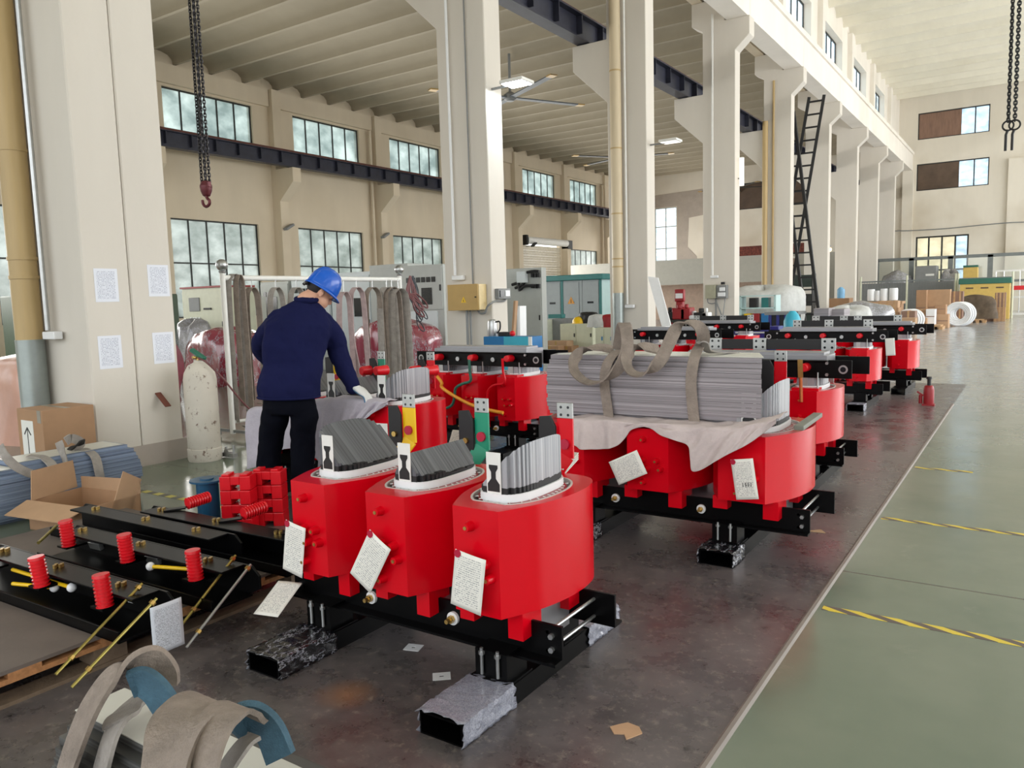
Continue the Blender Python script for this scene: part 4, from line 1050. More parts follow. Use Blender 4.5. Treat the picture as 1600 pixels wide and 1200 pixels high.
# plated rods leaning off the pallet, and the yellow glass-fibre rods between the beams
for k, (a, b_) in enumerate((((87, 1054), (222, 912)), ((112, 1074), (245, 935)), ((285, 975), (368, 868)), ((291, 1012), (392, 882)))):
    P0 = at(*a, 'z', (.10, .09, .12, .07)[k]); P1 = at(*b_, 'z', .31)
    b = MB().cyl(P0, P1, .0065, n=10); d = (P1-P0).normalized()
    o = b.build('threaded_rod', M_rod if k in (0, 1, 2) else M_zinc)
    MB().cyl(P0+d*.07, P0+d*.085, .012, n=6).build('nut', M_brass, o); MB().cyl(P1-d*.03, P1-d*.015, .013, n=6).build('nut', M_brass, o)
    tag(o, ['golden threaded rod nearest the camera, leaning off the pallet', 'second golden threaded rod, beside the nearest one', 'gold-coloured rod leaning off the pallet behind the hanging parts list', 'silver threaded rod leaning off the pallet at far right'][k], 'rod', 'rods leaning off the pallet')
for k, (a, b_, y) in enumerate((((20, 890), (112, 918), .22), ((20, 912), (85, 918), .2), ((235, 885), (310, 890), .24), ((60, 848), (88, 822), .2))):
    P0 = at(*a, 'z', y); P1 = at(*b_, 'z', y+.01)
    o = MB().cyl(P0, P1, .009, n=10).build('fibre_rod', M_yel if k < 3 else M_rod)
    if k < 3: MB().sphere(P1 if k < 2 else P0, .021).build('white_cap', M_whitep, o)
    tag(o, ['long yellow rod with white cap lying between the front clamp beams', 'short yellow rod with white cap under the long one', 'yellow rod with white cap between the second and third clamp beams', 'thin brass rod leaning on the third clamp beam'][k], 'rod', 'rods lying in the clamp beams')
for k, (px, py, z) in enumerate(((150, 852, .2), (240, 874, .2), (368, 893, .2), (212, 945, .17))):
    c = at(px, py, 'z', z); o = MB().box(-.05, .05, -.012, .012, -.02, .02).build('name_plate', M_tin, bevel=.002); o.location = c; o.rotation_euler = (0.3, 0, .05)
    tag(o, 'small metal strip in the clamp beams, %s of four' % ['first from the left', 'second from the left', 'fourth from the left', 'nearest the camera'][k], 'metal strip', 'metal strips in the clamp beams')

# red support blocks in two stacks, blue cable spool
def redblock(loc, rz, lb_):
    t = MB(); t.box(-.1, -.03, -.06, .06, 0, .09).box(.03, .1, -.06, .06, 0, .09).box(-.03, .03, -.06, .06, .035, .09).box(-.09, -.04, -.05, .05, .09, .104).box(.03, .08, -.05, .05, .09, .104)
    o = t.build('plastic_block', M_redm, bevel=.004, smooth=False); o.location = loc; o.rotation_euler = (0, 0, rz)
    return tag(o, lb_, 'plastic block', 'red blocks stacked by the transformers')
for s_, (px, py, n) in enumerate(((365, 832, 4), (414, 822, 4))):
    c = at(px, py, 'z', 0)
    for k in range(n):
        redblock((c.x, c.y+.06, .0935*k), .55+random.uniform(-.04, .04), 'red plastic block in the %s stack, %s' % (('left', 'right')[s_], ['at the bottom', 'second from the bottom', 'third from the bottom', 'on top'][k]))
c = at(318, 822, 'z', 0)
t = thing('cable_spool', 'blue metal cable spool standing beside the red block stacks', 'spool', (c.x, c.y+.05, 0))
MB().cyl((0, 0, .005), (0, 0, .3), .072, n=28).build('spool_core', M_spool, t); MB().cyl((0, 0, 0), (0, 0, .012), .11, n=28).build('flange', M_spool, t)
MB().cyl((0, 0, .3), (0, 0, .312), .112, n=28).cyl((0, 0, .312), (0, 0, .32), .045, n=20).build('flange', M_spool, t)
# ------------------------------------------------------------ foreground sheet roll with two slings
fr = thing('steel_sheet_stack', 'dark-sided stack of steel sheets with pale top in the near left corner, slings round it', 'sheet stack', (-1.9, 1.14, 0))
b = MB(); NZ = 12; HB = .3
for k in range(NZ):
    u = (k+.5)/NZ; hwk = .17*math.sqrt(max(.15, 1-(2*u-1)**2*.85)); j = random.uniform(-.006, .006)
    b.box(-.37+j, .8+j, -hwk+.02, hwk+.02, HB*k/NZ, HB*(k+1)/NZ-.001)
b.build('sheet_pack', M_lamZd, fr, smooth=False)
MB().box(-.38, .8, -.07, .08, HB-.001, HB+.002).build('top_sheet', M_sheet, fr, smooth=False)
def g1(px, py, y): return at(px, py, 'y', y)
sling('big worn sling loop standing over the near-left sheet stack, leftmost', [g1(92, 1250, .95), g1(112, 1180, .97), g1(140, 1110, 1.0), g1(172, 1060, 1.05), g1(205, 1034, 1.1), g1(232, 1034, 1.15), g1(249, 1048, 1.18), g1(252, 1066, 1.2)], .10, .015, M_strap, wdir=[(1, -.15, .2), (1, -.15, .2), (1, -.1, .25), (1, .1, .4), (.8, .4, .7), (.6, .5, .9), (.9, .6, .4), (1, .6, .1)])
sling('rear strand of the leftmost near sling, wrapped under the sheets', [g1(150, 1260, 1.0), g1(160, 1200, 1.0), g1(178, 1140, 1.03), g1(200, 1110, 1.1), g1(222, 1090, 1.15), g1(238, 1075, 1.18)], .09, .012, M_strap2, wdir=[(1, -.2, .2)]*6)
sling('blue protective sleeve on the leftmost near sling', [g1(204, 1070, 1.08), g1(222, 1066, 1.10), g1(242, 1080, 1.11), g1(260, 1106, 1.12)], .08, .02, M_blues, wdir=[(.5, .35, .8)]*4, name='sling_sleeve', cat='sling sleeve')
sling('wide worn sling folded over the near-left sheet stack, middle', [g1(262, 1280, .8), g1(262, 1200, .84), g1(280, 1140, .9), g1(305, 1108, .98), g1(330, 1098, 1.05), g1(355, 1110, 1.1)], .15, .014, M_strap, wdir=[(1, -.1, .08)]*6)
sling('right half of the folded near sling, arching to its blue sleeve', [g1(310, 1290, .82), g1(318, 1200, .86), g1(335, 1140, .92), g1(358, 1110, 1.0), g1(378, 1108, 1.05), g1(392, 1118, 1.08)], .10, .012, M_strap, wdir=[(1, -.1, .12)]*6)
sling('blue frayed sleeve on the right end of the near sling', [g1(362, 1142, 1.05), g1(378, 1122, 1.08), g1(400, 1122, 1.1), g1(422, 1145, 1.1), g1(438, 1185, 1.1)], .07, .022, M_blues, wdir=[(-.4, -.3, .9), (.0, .0, 1), (.3, .2, .9), (.7, .45, .5), (.83, .55, .1)], name='sling_sleeve', cat='sling sleeve')
sling('lower strand of the right near sling, passing under the blue sleeve', [g1(330, 1270, .95), g1(350, 1210, .98), g1(380, 1165, 1.02), g1(400, 1150, 1.05)], .06, .010, M_strap2, wdir=[(1, -.1, .3)]*4)

# ------------------------------------------------------------ blue-grey sheet stacks beside the nearest column
def bluestack(label, x0, x1, y0, y1, hgt, rz=0):
    t = thing('steel_sheet_stack', label, 'sheet stack', ((x0+x1)/2, y0, 0), rz)
    b = MB(); n = 14; wx = (x1-x0)/2
    for k in range(n):
        u = (k+.5)/n; f = math.sqrt(max(.2, 1-abs(2*u-1)**2.6*.75)); j = random.uniform(-.008, .008)
        b.box(-wx*f, wx*f, j+.03*(1-f), y1-y0+j-.1*(1-f), hgt*k/n, hgt*(k+1)/n-.0015)
    b.build('sheet_pack', M_lamZb, t, smooth=False)
    MB().box(-wx*.52, wx*.52, .02, y1-y0-.06, hgt, hgt+.002).build('top_sheet', M_sheet, t, smooth=False); return t
bluestack('blue-grey sheet stack beside the nearest column, strapped', -6.42, -5.86, 2.55, 3.42, .40)
bluestack('blue-grey sheet stack at the left picture edge', -6.36, -5.8, 1.7, 2.6, .37, .02)
def bx(px, py, x): return at(px, py, 'x', x)
sling('grey sling over the strapped blue-grey stack, right strand', [bx(160, 770, -5.84), bx(154, 735, -5.82), bx(147, 712, -5.9), bx(130, 702, -6.05), bx(118, 704, -6.1), bx(126, 692, -6.1), bx(112, 685, -6.1), bx(103, 690, -6.1)], .07, .008, M_strap2, wdir=(0, 1, 0))
sling('black short strap end lying on the strapped blue-grey stack', [bx(108, 703, -6.05), bx(120, 695, -6.05), bx(132, 690, -6.05)], .06, .01, M_blackm, wdir=(.2, .8, .4))
sling('long grey sling loop hanging over the left blue-grey stack', [bx(0, 697, -5.9), bx(10, 715, -5.83), bx(30, 732, -5.8), bx(60, 743, -5.79), bx(90, 742, -5.8), bx(103, 728, -5.83), bx(98, 708, -5.95), bx(92, 690, -6.0)], .06, .008, M_strap2, wdir=(0, .3, 1))
sling('grey sling strand running down between the blue-grey stacks', [bx(45, 712, -6.1), bx(68, 715, -6.0), bx(84, 730, -5.84), bx(92, 760, -5.80), bx(94, 790, -5.80)], .07, .008, M_strap2, wdir=(0, 1, 0))

# arrow box
t = thing('cardboard_box', 'closed cardboard box with a black arrow label beside the nearest column', 'box', (-6.9, 3.33, 0))
MB().box(-.30, .13, -.2, .23, 0, .655).build('box_body', M_card, t, bevel=.004, smooth=False)
MB().box(-.23, -.03, -.2035, -.2, .20, .56).build('white_label', M_paper, t, smooth=False)
MB().box(-.135, -.125, -.2055, -.2035, .27, .5).bar((-.13, -.2045, .5), (-.185, -.2045, .44), .002, .012, (1, 0, 1)).bar((-.13, -.2045, .5), (-.075, -.2045, .44), .002, .012, (-1, 0, 1)).build('arrow', M_blackm, t, smooth=False)
MB().box(-.30, .13, -.01, .04, .655, .656).box(.05, .11, -.202, -.2, .55, .655).build('tape', plain('grey_tape', (140, 134, 120), .3), t, smooth=False)
# open carton
c = at(110, 800, 'z', .12)
t = thing('cardboard_box', 'open empty cardboard carton with raised flaps behind the clamp beams', 'box', (c.x, c.y+.1, 0), .15)
b = MB(); b.box(-.3, .3, -.2, -.194, 0, .2).box(-.3, .3, .194, .2, 0, .2).box(-.3, -.294, -.2, .2, 0, .2).box(.294, .3, -.2, .2, 0, .2).box(-.3, .3, -.2, .2, 0, .005); b.build('box_body', M_card, t, smooth=False)
MB().prism([(-.3, .2), (.3, .2), (.3, .3), (-.3, .28)], .2, .206, 'y').build('flap', M_card2, t, smooth=False)
f = MB().prism([(-.2, 0), (.2, 0), (.18, .2), (-.18, .2)], 0, .006, 'y').build('flap', M_card2, t, smooth=False); f.location = (-.3, 0, .2); f.rotation_euler = (0, .0, PI/2+.2)
f = MB().prism([(-.3, 0), (.3, 0), (.28, .18), (-.28, .18)], 0, .006, 'y').build('flap', M_card2, t, smooth=False); f.location = (0, -.2, .2); f.rotation_euler = (1.9, 0, 0)
f = MB().prism([(-.2, 0), (.2, 0), (.18, .16), (-.18, .16)], 0, .006, 'y').build('flap', M_card2, t, smooth=False); f.location = (.3, 0, .2); f.rotation_euler = (0, 2.0, PI/2)

# gas cylinder
t = thing('gas_cylinder', 'chipped white gas cylinder with green valve beside the nearest column', 'gas cylinder', (-6.63, 4.52, 0))
MB().lathe([(.15, 0), (.158, .02), (.158, .12), (.15, .125), (.152, .13), (.152, .78), (.14, .85), (.1, .92), (.045, .95), (.045, .97)], n=32).build('cylinder_body', M_cyl, t)
MB().cyl((0, 0, .97), (0, 0, 1.02), .022).cyl((0, 0, .99), (.0, -.06, 1.0), .014).build('valve', M_brass, t)
MB().bar((-.07, -.02, 1.07), (.07, .02, .98), .05, .035).build('valve_key', plain('valve_green', (36, 104, 84), .5), t, bevel=.006)
MB().tube(crom([(.03, -.02, .99), (.12, 0, .95), (.2, .1, .8), (.3, .4, .4), (.55, .8, .15), (.9, 1.4, .02)], 8), .009).build('hose', M_hose, t)
o = MB().bar(at(238, 603, 'y', 4.25), at(263, 635, 'y', 4.25), .06, .01).bar(at(238, 601, 'y', 4.25), at(262, 606, 'y', 4.4), .05, .01).build('angle_bracket', M_pink2, bevel=.002)
tag(o, 'rusty brown steel bracket on the column edge beside the gas cylinder', 'bracket')
# small gauge tool on the floor
c = at(358, 715, 'z', 0)
t = thing('pressure_gauge', 'small metal regulator lying on the floor right of the gas cylinder', 'regulator', (c.x, c.y, 0))
MB().bar((-.1, 0, .03), (.1, 0, .03), .05, .04).cyl((-.04, 0, .03), (-.04, 0, .11), .012).cyl((.08, 0, .03), (.08, 0, .13), .012).cyl((0, -.03, .05), (0, .03, .05), .04).build('regulator_body', M_zinc, t)

# ------------------------------------------------------------ rack with slings
RX = -7.45
t = thing('sling_rack', 'white tubular garment-style rack carrying the worn slings behind the worker', 'rack', (RX, 5.45, 0))
for k, y in enumerate((0, 2.9)):
    MB().cyl((0, y, 0.05), (0, y, 1.84), .03, n=18).build('post', M_white, t)
    MB().sphere((0, y, 1.93), .065, sq=(1, 1, 1)).lathe([(.035, 0), (.04, .02), (.02, .04)], (0, y, 1.84)).build('ball_finial', M_zinc, t)
    b = MB().bar((-.28, y, .08), (.28, y, .08), .03, .03)
    for dx in (-.26, .26): b.cyl((dx, y-.012, .04), (dx, y+.012, .04), .035, n=16)
    b.build('caster_foot', M_grey, t)
MB().cyl((0, 0, 1.79), (0, 2.9, 1.79), .03, n=16).build('top_bar', M_white, t); MB().cyl((0, 0, .18), (0, 2.9, .18), .02).build('lower_bar', M_white, t)
def hung(px, zt_, zb_, wd, m, label, w2=.12, x=RX+.02, lean=0):
    p = at(px, 450, 'x', x); y = p.y; a = w2/2
    pts = [(x, y-a+lean, zb_+.05), (x, y-a, (zt_+zb_)/2), (x, y-a*.9, zt_-.15), (x, y-a*.5, zt_-.03), (x, y, zt_), (x, y+a*.5, zt_-.03), (x, y+a*.9, zt_-.15), (x+.01, y+a, (zt_+zb_)/2), (x+.01, y+a+lean, zb_+.05), (x+.01, y+lean, zb_)]
    o = MB().ribbon(crom(pts, 5), [(1, .25, 0)]*((len(pts)-1)*5+1), wd, .008).build('webbing_sling', m, ang=60)
    if zt_ < 1.75: MB().tube([(x, y, zt_), (x, y, 1.79)], .006).build('hanging_hook', M_zinc, o)
    return tag(o, label, 'sling', 'slings on the rack')
hung(366, 1.83, .12, .08, M_strap2, 'long grey sling slung over the left end of the rack bar, nearly to the floor', .16)
hung(374, 1.82, .3, .07, M_strap, 'second long sling doubled over the left end of the rack bar', .10, RX+.06)
hung(393, 1.68, .35, .085, M_strap, 'worn sling on the second hook of the rack, left of the worker', .17)
hung(431, 1.68, .6, .08, M_strap2, 'sling on the rack just above the worker\'s left shoulder', .2)
hung(463, 1.68, .6, .08, M_strap2, 'sling on the rack just left of the helmet', .22)
hung(537, 1.62, .3, .085, M_pink, 'pinkish sling on the rack just right of the worker\'s helmet', .2, lean=.12)
hung(557, 1.68, .4, .08, M_pink, 'pink-stained sling, second right of the worker on the rack', .25)
hung(582, 1.68, .35, .08, M_strap, 'brown sling with a tall narrow loop in the rack middle', .28)
hung(604, 1.68, .35, .1, M_strap2, 'wide grey sling right of the narrow brown loop', .3)
hung(612, 1.68, .3, .09, M_strap, 'brown-grey sling, third from the right end of the rack', .3, RX+.05)
hung(622, 1.66, .3, .12, M_strap2, 'broad sling bundle, rightmost on the rack hooks', .32, RX+.08)
for k, (px, m_, r_, col_) in enumerate(((636, M_hose, .012, 'red-brown'), (641, M_wire, .008, 'dark'))):
    c = at(px, 430, 'x', RX); b = MB(); rr = random.Random(k)
    for q in range(6 if k == 0 else 4):
        w_ = rr.uniform(.07, .17); lo = rr.uniform(1.25, 1.45) if k == 0 else rr.uniform(.85, 1.35); dy = rr.uniform(-.05, .1)
        pts = [(RX+.05, c.y+dy*.2, 1.84), (RX+.06, c.y-w_*.7+dy, 1.6), (RX+.07, c.y+w_*.2+dy, lo+.15), (RX+.08, c.y+w_+dy*2, lo+.03), (RX+.09, c.y+w_*1.3+dy*2, lo-.05), (RX+.08, c.y+w_*.6+dy*2, lo-.03), (RX+.07, c.y+w_*.2, lo+.1), (RX+.06, c.y+w_*.7, 1.6), (RX+.05, c.y, 1.84)]
        b.tube(crom(pts, 6), r_)
    tag(b.build('coiled_hose' if k == 0 else 'coiled_cable', m_), '%s %s looped over the right end of the rack' % (col_, ('hose', 'cable')[k]), ('hose', 'cable')[k])

# ------------------------------------------------------------ control cabinets along the wall
def cabinet(label, x0, x1, y, z0, z1, m, dep=.8, win=None, meters=0, name='control_cabinet', split=None, group='control cabinets', hinge=True):
    t = thing(name, label, 'cabinet', ((x0+x1)/2, y, 0), 0, group); w_ = (x1-x0)/2
    MB().box(-w_, w_, 0, dep, z0, z1).build('cabinet_body', m, t, bevel=.006, smooth=False)
    if split:
        for a, b_ in split: 
            d_ = MB().box(-w_+.02, w_-.02, -.02, 0, a+.01, b_-.01).build('cabinet_door', m, t, bevel=.004, smooth=False)
            MB().box(w_-.08, w_-.05, -.035, -.02, (a+b_)/2-.06, (a+b_)/2+.06).build('door_handle', M_blackm, d_, smooth=False)
    if win:
        MB().box(win[0], win[1], -.03, -.02, win[2], win[3]).build('display_window', M_dk, t, bevel=.004, smooth=False)
    if meters:
        b = MB()
        for k in range(meters): b.box(-w_+.12+k*.13, -w_+.22+k*.13, -.03, -.02, z1-.34, z1-.24)
        b.build('meter', M_dk, t, smooth=False)
    return t
cabinet('tall light-grey control cabinet with a row of meters, left of the second column', -10.63, -9.58, 12.0, 0, 2.2, M_cab, split=[(1.31, 2.18)], win=(-.02, .25, 1.42, 1.75), meters=6)
MB().box(-.52, .36, -.03, 0, .05, 1.29).build('cabinet_door', M_cabw, [o for o in COL.objects if o.name == 'control_cabinet'][0], smooth=False)
cabinet('light-grey control cabinet with plain side, left of the metered one', -11.72, -10.66, 12.2, 0, 2.27, M_cab, split=[(0.05, 2.2)])
cabinet('pale control cabinet seen behind the slings on the rack', -13.0, -11.8, 12.3, 0, 2.16, M_cabw, split=[(0.05, 2.1)], win=(.1, .5, 1.2, 1.6))
cabinet('pale control cabinet with small meters, seen just left of the helmet', -14.3, -13.05, 12.3, 0, 2.10, M_cabw, split=[(0.05, 2.05)], meters=5)
cabinet('pale cabinet with black readouts seen left of the worker', -15.4, -14.4, 12.3, 0, 2.05, M_cab, split=[(0.05, 2.0)], meters=3, win=(-.3, .1, 1.0, 1.7))
c1 = at(284, 452, 'y', 10.5); c2_ = at(349, 450, 'y', 10.5)
t = cabinet('cream control cabinet with red trim and square screen, beyond the gas cylinder', c1.x, c2_.x, 10.5, 0, c1.z, M_cabc, split=[(.4, c1.z-.06)], group='control cabinets')
w2_ = (c2_.x-c1.x)/2; MB().box(-w2_-.02, w2_+.02, -.04, .8, c1.z, c1.z+.04).build('red_trim', plain('trim_red', (150, 50, 50), .5), t, smooth=False)
s_ = at(302, 476, 'y', 10.45); lx = s_.x-t.location.x
MB().box(lx-.18, lx+.2, -.04, -.02, s_.z-.15, s_.z+.15).build('square_screen', M_grey, t, bevel=.03)
b = MB()
for k in range(4): b.cyl((lx-.13+k*.1, -.02, s_.z-.3), (lx-.13+k*.1, -.05, s_.z-.3), .025, n=12)
b.build('push_button', M_whitep, t); MB().box(lx+.35, lx+.6, -.05, -.02, s_.z-.12, s_.z-.08).build('lever', M_blackm, t)

# shapes under plastic beyond the column
def lump(name, label, cat, cx_, cy_, sx_, sy_, sz_, m, seed=0, amp=.12, group=None, pw=2.6, z0=0):
    "an object wrapped in creased sheeting"
    rnd = random.Random(seed); ph = [rnd.uniform(0, 6.28) for _ in range(9)]; b = MB(); n, k = 40, 20; vs = []
    for j in range(k+1):
        v = j/k
        for i in range(n):
            a = 2*PI*i/n; c, s = math.cos(a), math.sin(a)
            q = (1-abs(2*v-1)**3.2*.55) if v > .5 else 1.0+.06*math.sin(a*5+ph[0])*(1-2*v)
            ux, uy = sup(c, s, sx_, sy_, pw); wv = 1+amp*(.5*math.sin(a*3+ph[1]+v*3)+.3*math.sin(a*7+ph[2]-v*5)+.2*math.sin(a*13+ph[3]+v*8))
            z = sz_*min(1, v*1.12)
            if v > .85: q *= (1-v)/.15*.95+.05; 
            z *= 1+amp*.5*math.sin(a*2+ph[4])*v
            vs.append((cx_+ux*q*wv, cy_+uy*q*wv, z0+z))
    fs = [(j*n+i, j*n+(i+1) % n, (j+1)*n+(i+1) % n, (j+1)*n+i) for j in range(k) for i in range(n)] + [tuple(range(n-1, -1, -1)), tuple(range(k*n, (k+1)*n))]
    return tag(b.add(vs, fs).build(name, m, ang=70), label, cat, group)
def on(px, py, y): return at(px, py, 'y', y)
a_ = on(330, 560, 9.2); lump('wrapped_equipment', 'red equipment wrapped in clear plastic beyond the gas cylinder', 'wrapped equipment', a_.x, 9.6, .95, .6, 1.05, M_clearr, 3)
a_ = on(585, 560, 9.6); lump('wrapped_equipment', 'pinkish equipment wrapped in plastic behind the sling rack', 'wrapped equipment', a_.x-.4, 10.6, .9, .5, 1.15, M_clearr, 5)
lump('wrapped_equipment', 'purple-red tarpaulin pile at the far left picture edge', 'wrapped equipment', -12.2, 6.6, 1.3, .9, 1.2, M_tarpr, 8)
lump('wrapped_equipment', 'salmon-coloured plastic-wrapped block at the left picture edge', 'wrapped equipment', -9.6, 4.6, .75, .6, 1.0, M_salm, 11, amp=.03, pw=5)
lump('wrapped_equipment', 'dark machine under clear film between cream cabinet and rack', 'wrapped equipment', on(300, 530, 9.9).x, 9.95, .4, .3, 1.2, M_clear, 13)
c = at(15, 470, 'x', -20)
t = tag(MB().box(-21, -19.8, 9.0, 13.0, 0, 1.9).build('green_machine', plain('machine_green', (62, 80, 58), .5), bevel=.03), 'dark green machine below the left window at the picture edge', 'machine')

# ------------------------------------------------------------ side-bay background right of the second column
t = cabinet('open grey control cabinet with black cables right of the second column', at(797, 440, 'y', 16).x-.6, at(846, 430, 'y', 16).x, 16, 0, at(820, 419, 'y', 16).z, M_cab, dep=.22, split=[(.05, 2.0)], group='control cabinets')
b = MB(); L = Vector(t.location)
for k, (pl) in enumerate(([(800, 445), (812, 440), (818, 428), (832, 424), (842, 424)], [(805, 450), (815, 446), (820, 440)], [(812, 455), (809, 440), (813, 452), (820, 447), (838, 446)])):
    b.tube(crom([at(px, py, 'y', 15.9)-L for px, py in pl], 5), .035)
b.build('cable', M_blackm, t)
o = at(817, 432, 'y', 15.9)-L; MB().box(o.x-.12, o.x+.12, -.2, -.05, o.z-.15, o.z+.12).build('terminal_box', M_cabw, t, bevel=.01)
b = MB()
for k in range(6): 
    o = at(832+(k % 3)*5, 430+(k//3)*17, 'y', 15.95)-L; b.box(o.x-.03, o.x+.03, -.08, -.02, o.z-.05, o.z+.05)
b.build('indicator', M_blackm, t, smooth=False)
# kiosk substation
k0 = at(850, 500, 'y', 24); kl = at(849, 434, 'y', 24); kr = at(938, 434, 'y', 24)
t = thing('kiosk_substation', 'long grey kiosk with teal roof rim and orange warning triangle, left of the third column', 'kiosk', (kl.x, 24, 0))
Wk = kr.x-kl.x; hz = kl.z
MB().box(0, Wk, 0, 2.2, .0, hz-.12).build('kiosk_body', M_kiosk, t, smooth=False)
MB().box(Wk, Wk+.004, .05, 2.15, .15, hz-.14).build('side_panel', M_kioskl, t, smooth=False)
MB().box(-.1, Wk+.15, -.15, 2.35, hz-.14, hz+.05).build('roof_rim', M_teal, t, bevel=.02)
for k in range(4):
    x = Wk*k/3; MB().box(x-.05, x+.05, -.02, 0, .15, hz-.14).build('corner_post', M_teal if k in (0, 1, 3) else M_kiosk, t, smooth=False)
for k in range(3):
    d_ = MB().box(Wk*k/3+.07, Wk*(k+1)/3-.07, -.03, 0, .2, hz-.2).build('kiosk_door', M_kiosk, t, bevel=.005, smooth=False)
    MB().box(Wk*(k+.5)/3-.12, Wk*(k+.5)/3+.12, -.035, -.03, hz-.95, hz-.88).build('door_plate', M_dk, d_, smooth=False)
x = Wk*.5; MB().prism([(x-.14, hz-.95), (x+.14, hz-.95), (x, hz-.7)], -.045, -.04, 'y').build('warning_triangle', plain('orange_sign', (214, 150, 60), .5), t, smooth=False)
MB().prism([(x-.015, hz-.92), (x+.015, hz-.92), (x+.01, hz-.79), (x-.01, hz-.79)], -.047, -.045, 'y').build('warning_mark', M_blackm, t, smooth=False)

def simplebox(name, label, cat, px0, px1, pyt, y, m, dep=.5, group=None, zb_=0, extra=None, bevel=.01):
    a = at(px0, pyt, 'y', y); b_ = at(px1, pyt, 'y', y); zt_ = (a.z+b_.z)/2
    t = thing(name, label, cat, ((a.x+b_.x)/2, y, zb_), 0, group); w_ = (b_.x-a.x)/2; h = zt_-zb_
    body = MB().box(-w_, w_, 0, dep, 0, h).build(cat.replace(' ', '_')+'_body', m, t, bevel=bevel, smooth=False)
    if extra: extra(t, w_, h, dep)
    return t
def doors(n, hm=M_blackm):
    def f(t, w_, h, dep):
        for k in range(n):
            a = -w_+2*w_*k/n; b_ = -w_+2*w_*(k+1)/n
            d_ = MB().box(a+.01, b_-.01, -.015, 0, .03, h-.03).build('cabinet_door', t.children[0].data.materials[0], t, bevel=.003, smooth=False)
            MB().box(b_-.07, b_-.04, -.03, -.015, h*.5, h*.5+.1).build('door_handle', hm, d_, smooth=False)
    return f
simplebox('tool_cabinet', 'cream two-door tool cabinet in the aisle beyond the sheet stack', 'cabinet', 875, 926, 506, 19.5, M_cabc, .7, 'tool cabinets', extra=doors(2))
simplebox('tool_cabinet', 'pale tool cabinet with blue frame right of the cream one', 'cabinet', 930, 958, 512, 18.5, M_cabc, .6, 'tool cabinets', extra=doors(2, M_blue))
simplebox('tool_cabinet', 'blue cabinet with white trim carrying the kettle, right of the second column', 'cabinet', 755, 831, 526, 9.0, M_blue, .28, 'tool cabinets', extra=lambda t, w_, h, d: (MB().box(-.05, w_, -.012, 0, .02, h).build('cabinet_door', M_cyan, t, smooth=False), MB().box(w_-.05, w_+.002, -.014, 0, 0, h).build('corner_post', M_white, t, smooth=False)))
simplebox('machine_cabinet', 'grey-green machine cabinet on the left edge of the aisle', 'machine', 826, 850, 500, 21, plain('ggreen', (186, 190, 172), .5), .8)
simplebox('workbench', 'dark workbench in front of the kiosk', 'workbench', 863, 900, 498, 21.5, M_grey, .7, extra=None)
# kettle
c = at(768, 525, 'y', 9.15); zc = at(768, 526, 'y', 9.0).z
t = thing('kettle', 'steel electric kettle with black handle on the blue cabinet', 'kettle', (c.x, 9.18, zc))
MB().lathe([(.075, 0), (.08, .02), (.07, .18), (.06, .22), (.03, .24)], n=20).build('kettle_body', M_zinc, t); MB().tube(crom([(.06, 0, .2), (.13, 0, .2), (.13, 0, .1), (.08, 0, .04)], 5), .012).build('handle', M_blackm, t)
c = at(788, 525, 'y', 9.1); tag(MB().box(c.x-.09, c.x+.09, 9.07, 9.2, zc, zc+.06).build('small_box', M_blackm, bevel=.01), 'small black box beside the kettle', 'box')
c = at(801, 526, 'y', 9.1); tag(MB().sphere((c.x, 9.1, zc+.04), .04).build('red_ball', M_redm), 'small red knob-shaped object on the blue cabinet right edge', 'red object')
# wooden post leaning and white frame
o = MB().bar((at(795, 525, 'y', 11.2).x, 11.2, 0), at(806, 470, 'y', 11.2), .08, .04).build('wooden_plank', M_card2); tag(o, 'wooden plank leaning upright right of the second column', 'plank')
o = MB().bar((at(815, 525, 'y', 12.2).x, 12.2, 0), at(815, 478, 'y', 12.2), .22, .06).build('white_board', M_whitep); tag(o, 'narrow white board standing right of the wooden plank', 'board')
# white panel leaning on the third column
c0 = at(1030, 499, 'y', 15.2)
tl_, tr_, bl_, br_ = at(1012, 432, 'y', 15.5), at(1028, 434, 'y', 15.5), at(1034, 510, 'y', 15.1), at(1049, 511, 'y', 15.1)
bl_ = tl_+(bl_-tl_)*(tl_.z/(tl_.z-bl_.z)); br_ = tr_+(br_-tr_)*(tr_.z/(tr_.z-br_.z)); dv_ = Vector((0, .03, 0))
o = MB().add([bl_, br_, tr_, tl_, bl_+dv_, br_+dv_, tr_+dv_, tl_+dv_], [(0, 1, 2, 3), (7, 6, 5, 4), (0, 4, 5, 1), (1, 5, 6, 2), (2, 6, 7, 3), (3, 7, 4, 0)]).build('leaning_board', M_whitep, smooth=False); tag(o, 'white board leaning against the third column', 'board')
# items on benches
def clutter(px, py, y, kind, col, s_, lb_):
    c = at(px, py, 'y', y)
    if kind == 'lump': lump('plastic_bundle', lb_, 'bundle', c.x, c.y, s_, s_*.7, s_*1.1, col, int(px), z0=c.z)
    elif kind == 'helmet':
        tag(MB().lathe([(s_*1.25, 0), (s_, .02), (s_*.95, s_*.5), (s_*.6, s_*.95), (.02, s_*1.1)], (c.x, c.y, c.z)).build('safety_helmet', col), lb_, 'helmet')
    else: tag(MB().box(c.x-s_, c.x+s_, c.y-s_*.5, c.y+s_*.5, c.z, c.z+s_*kind).build('parts_bin', col, bevel=.01), lb_, 'bin', 'bins and cases on the benches')
clutter(905, 506, 19.8, 'helmet', M_yel, .2, 'yellow safety helmet on a bench in front of the kiosk')
clutter(919, 505, 19.9, 'lump', M_blackm, .28, 'black bundle beside the yellow helmet')
clutter(870, 497, 21.8, .5, M_teal, .25, 'teal bin on the dark workbench')
clutter(935, 511, 18.8, 'lump', M_white_tarp, .3, 'white plastic bundle left of the third column')
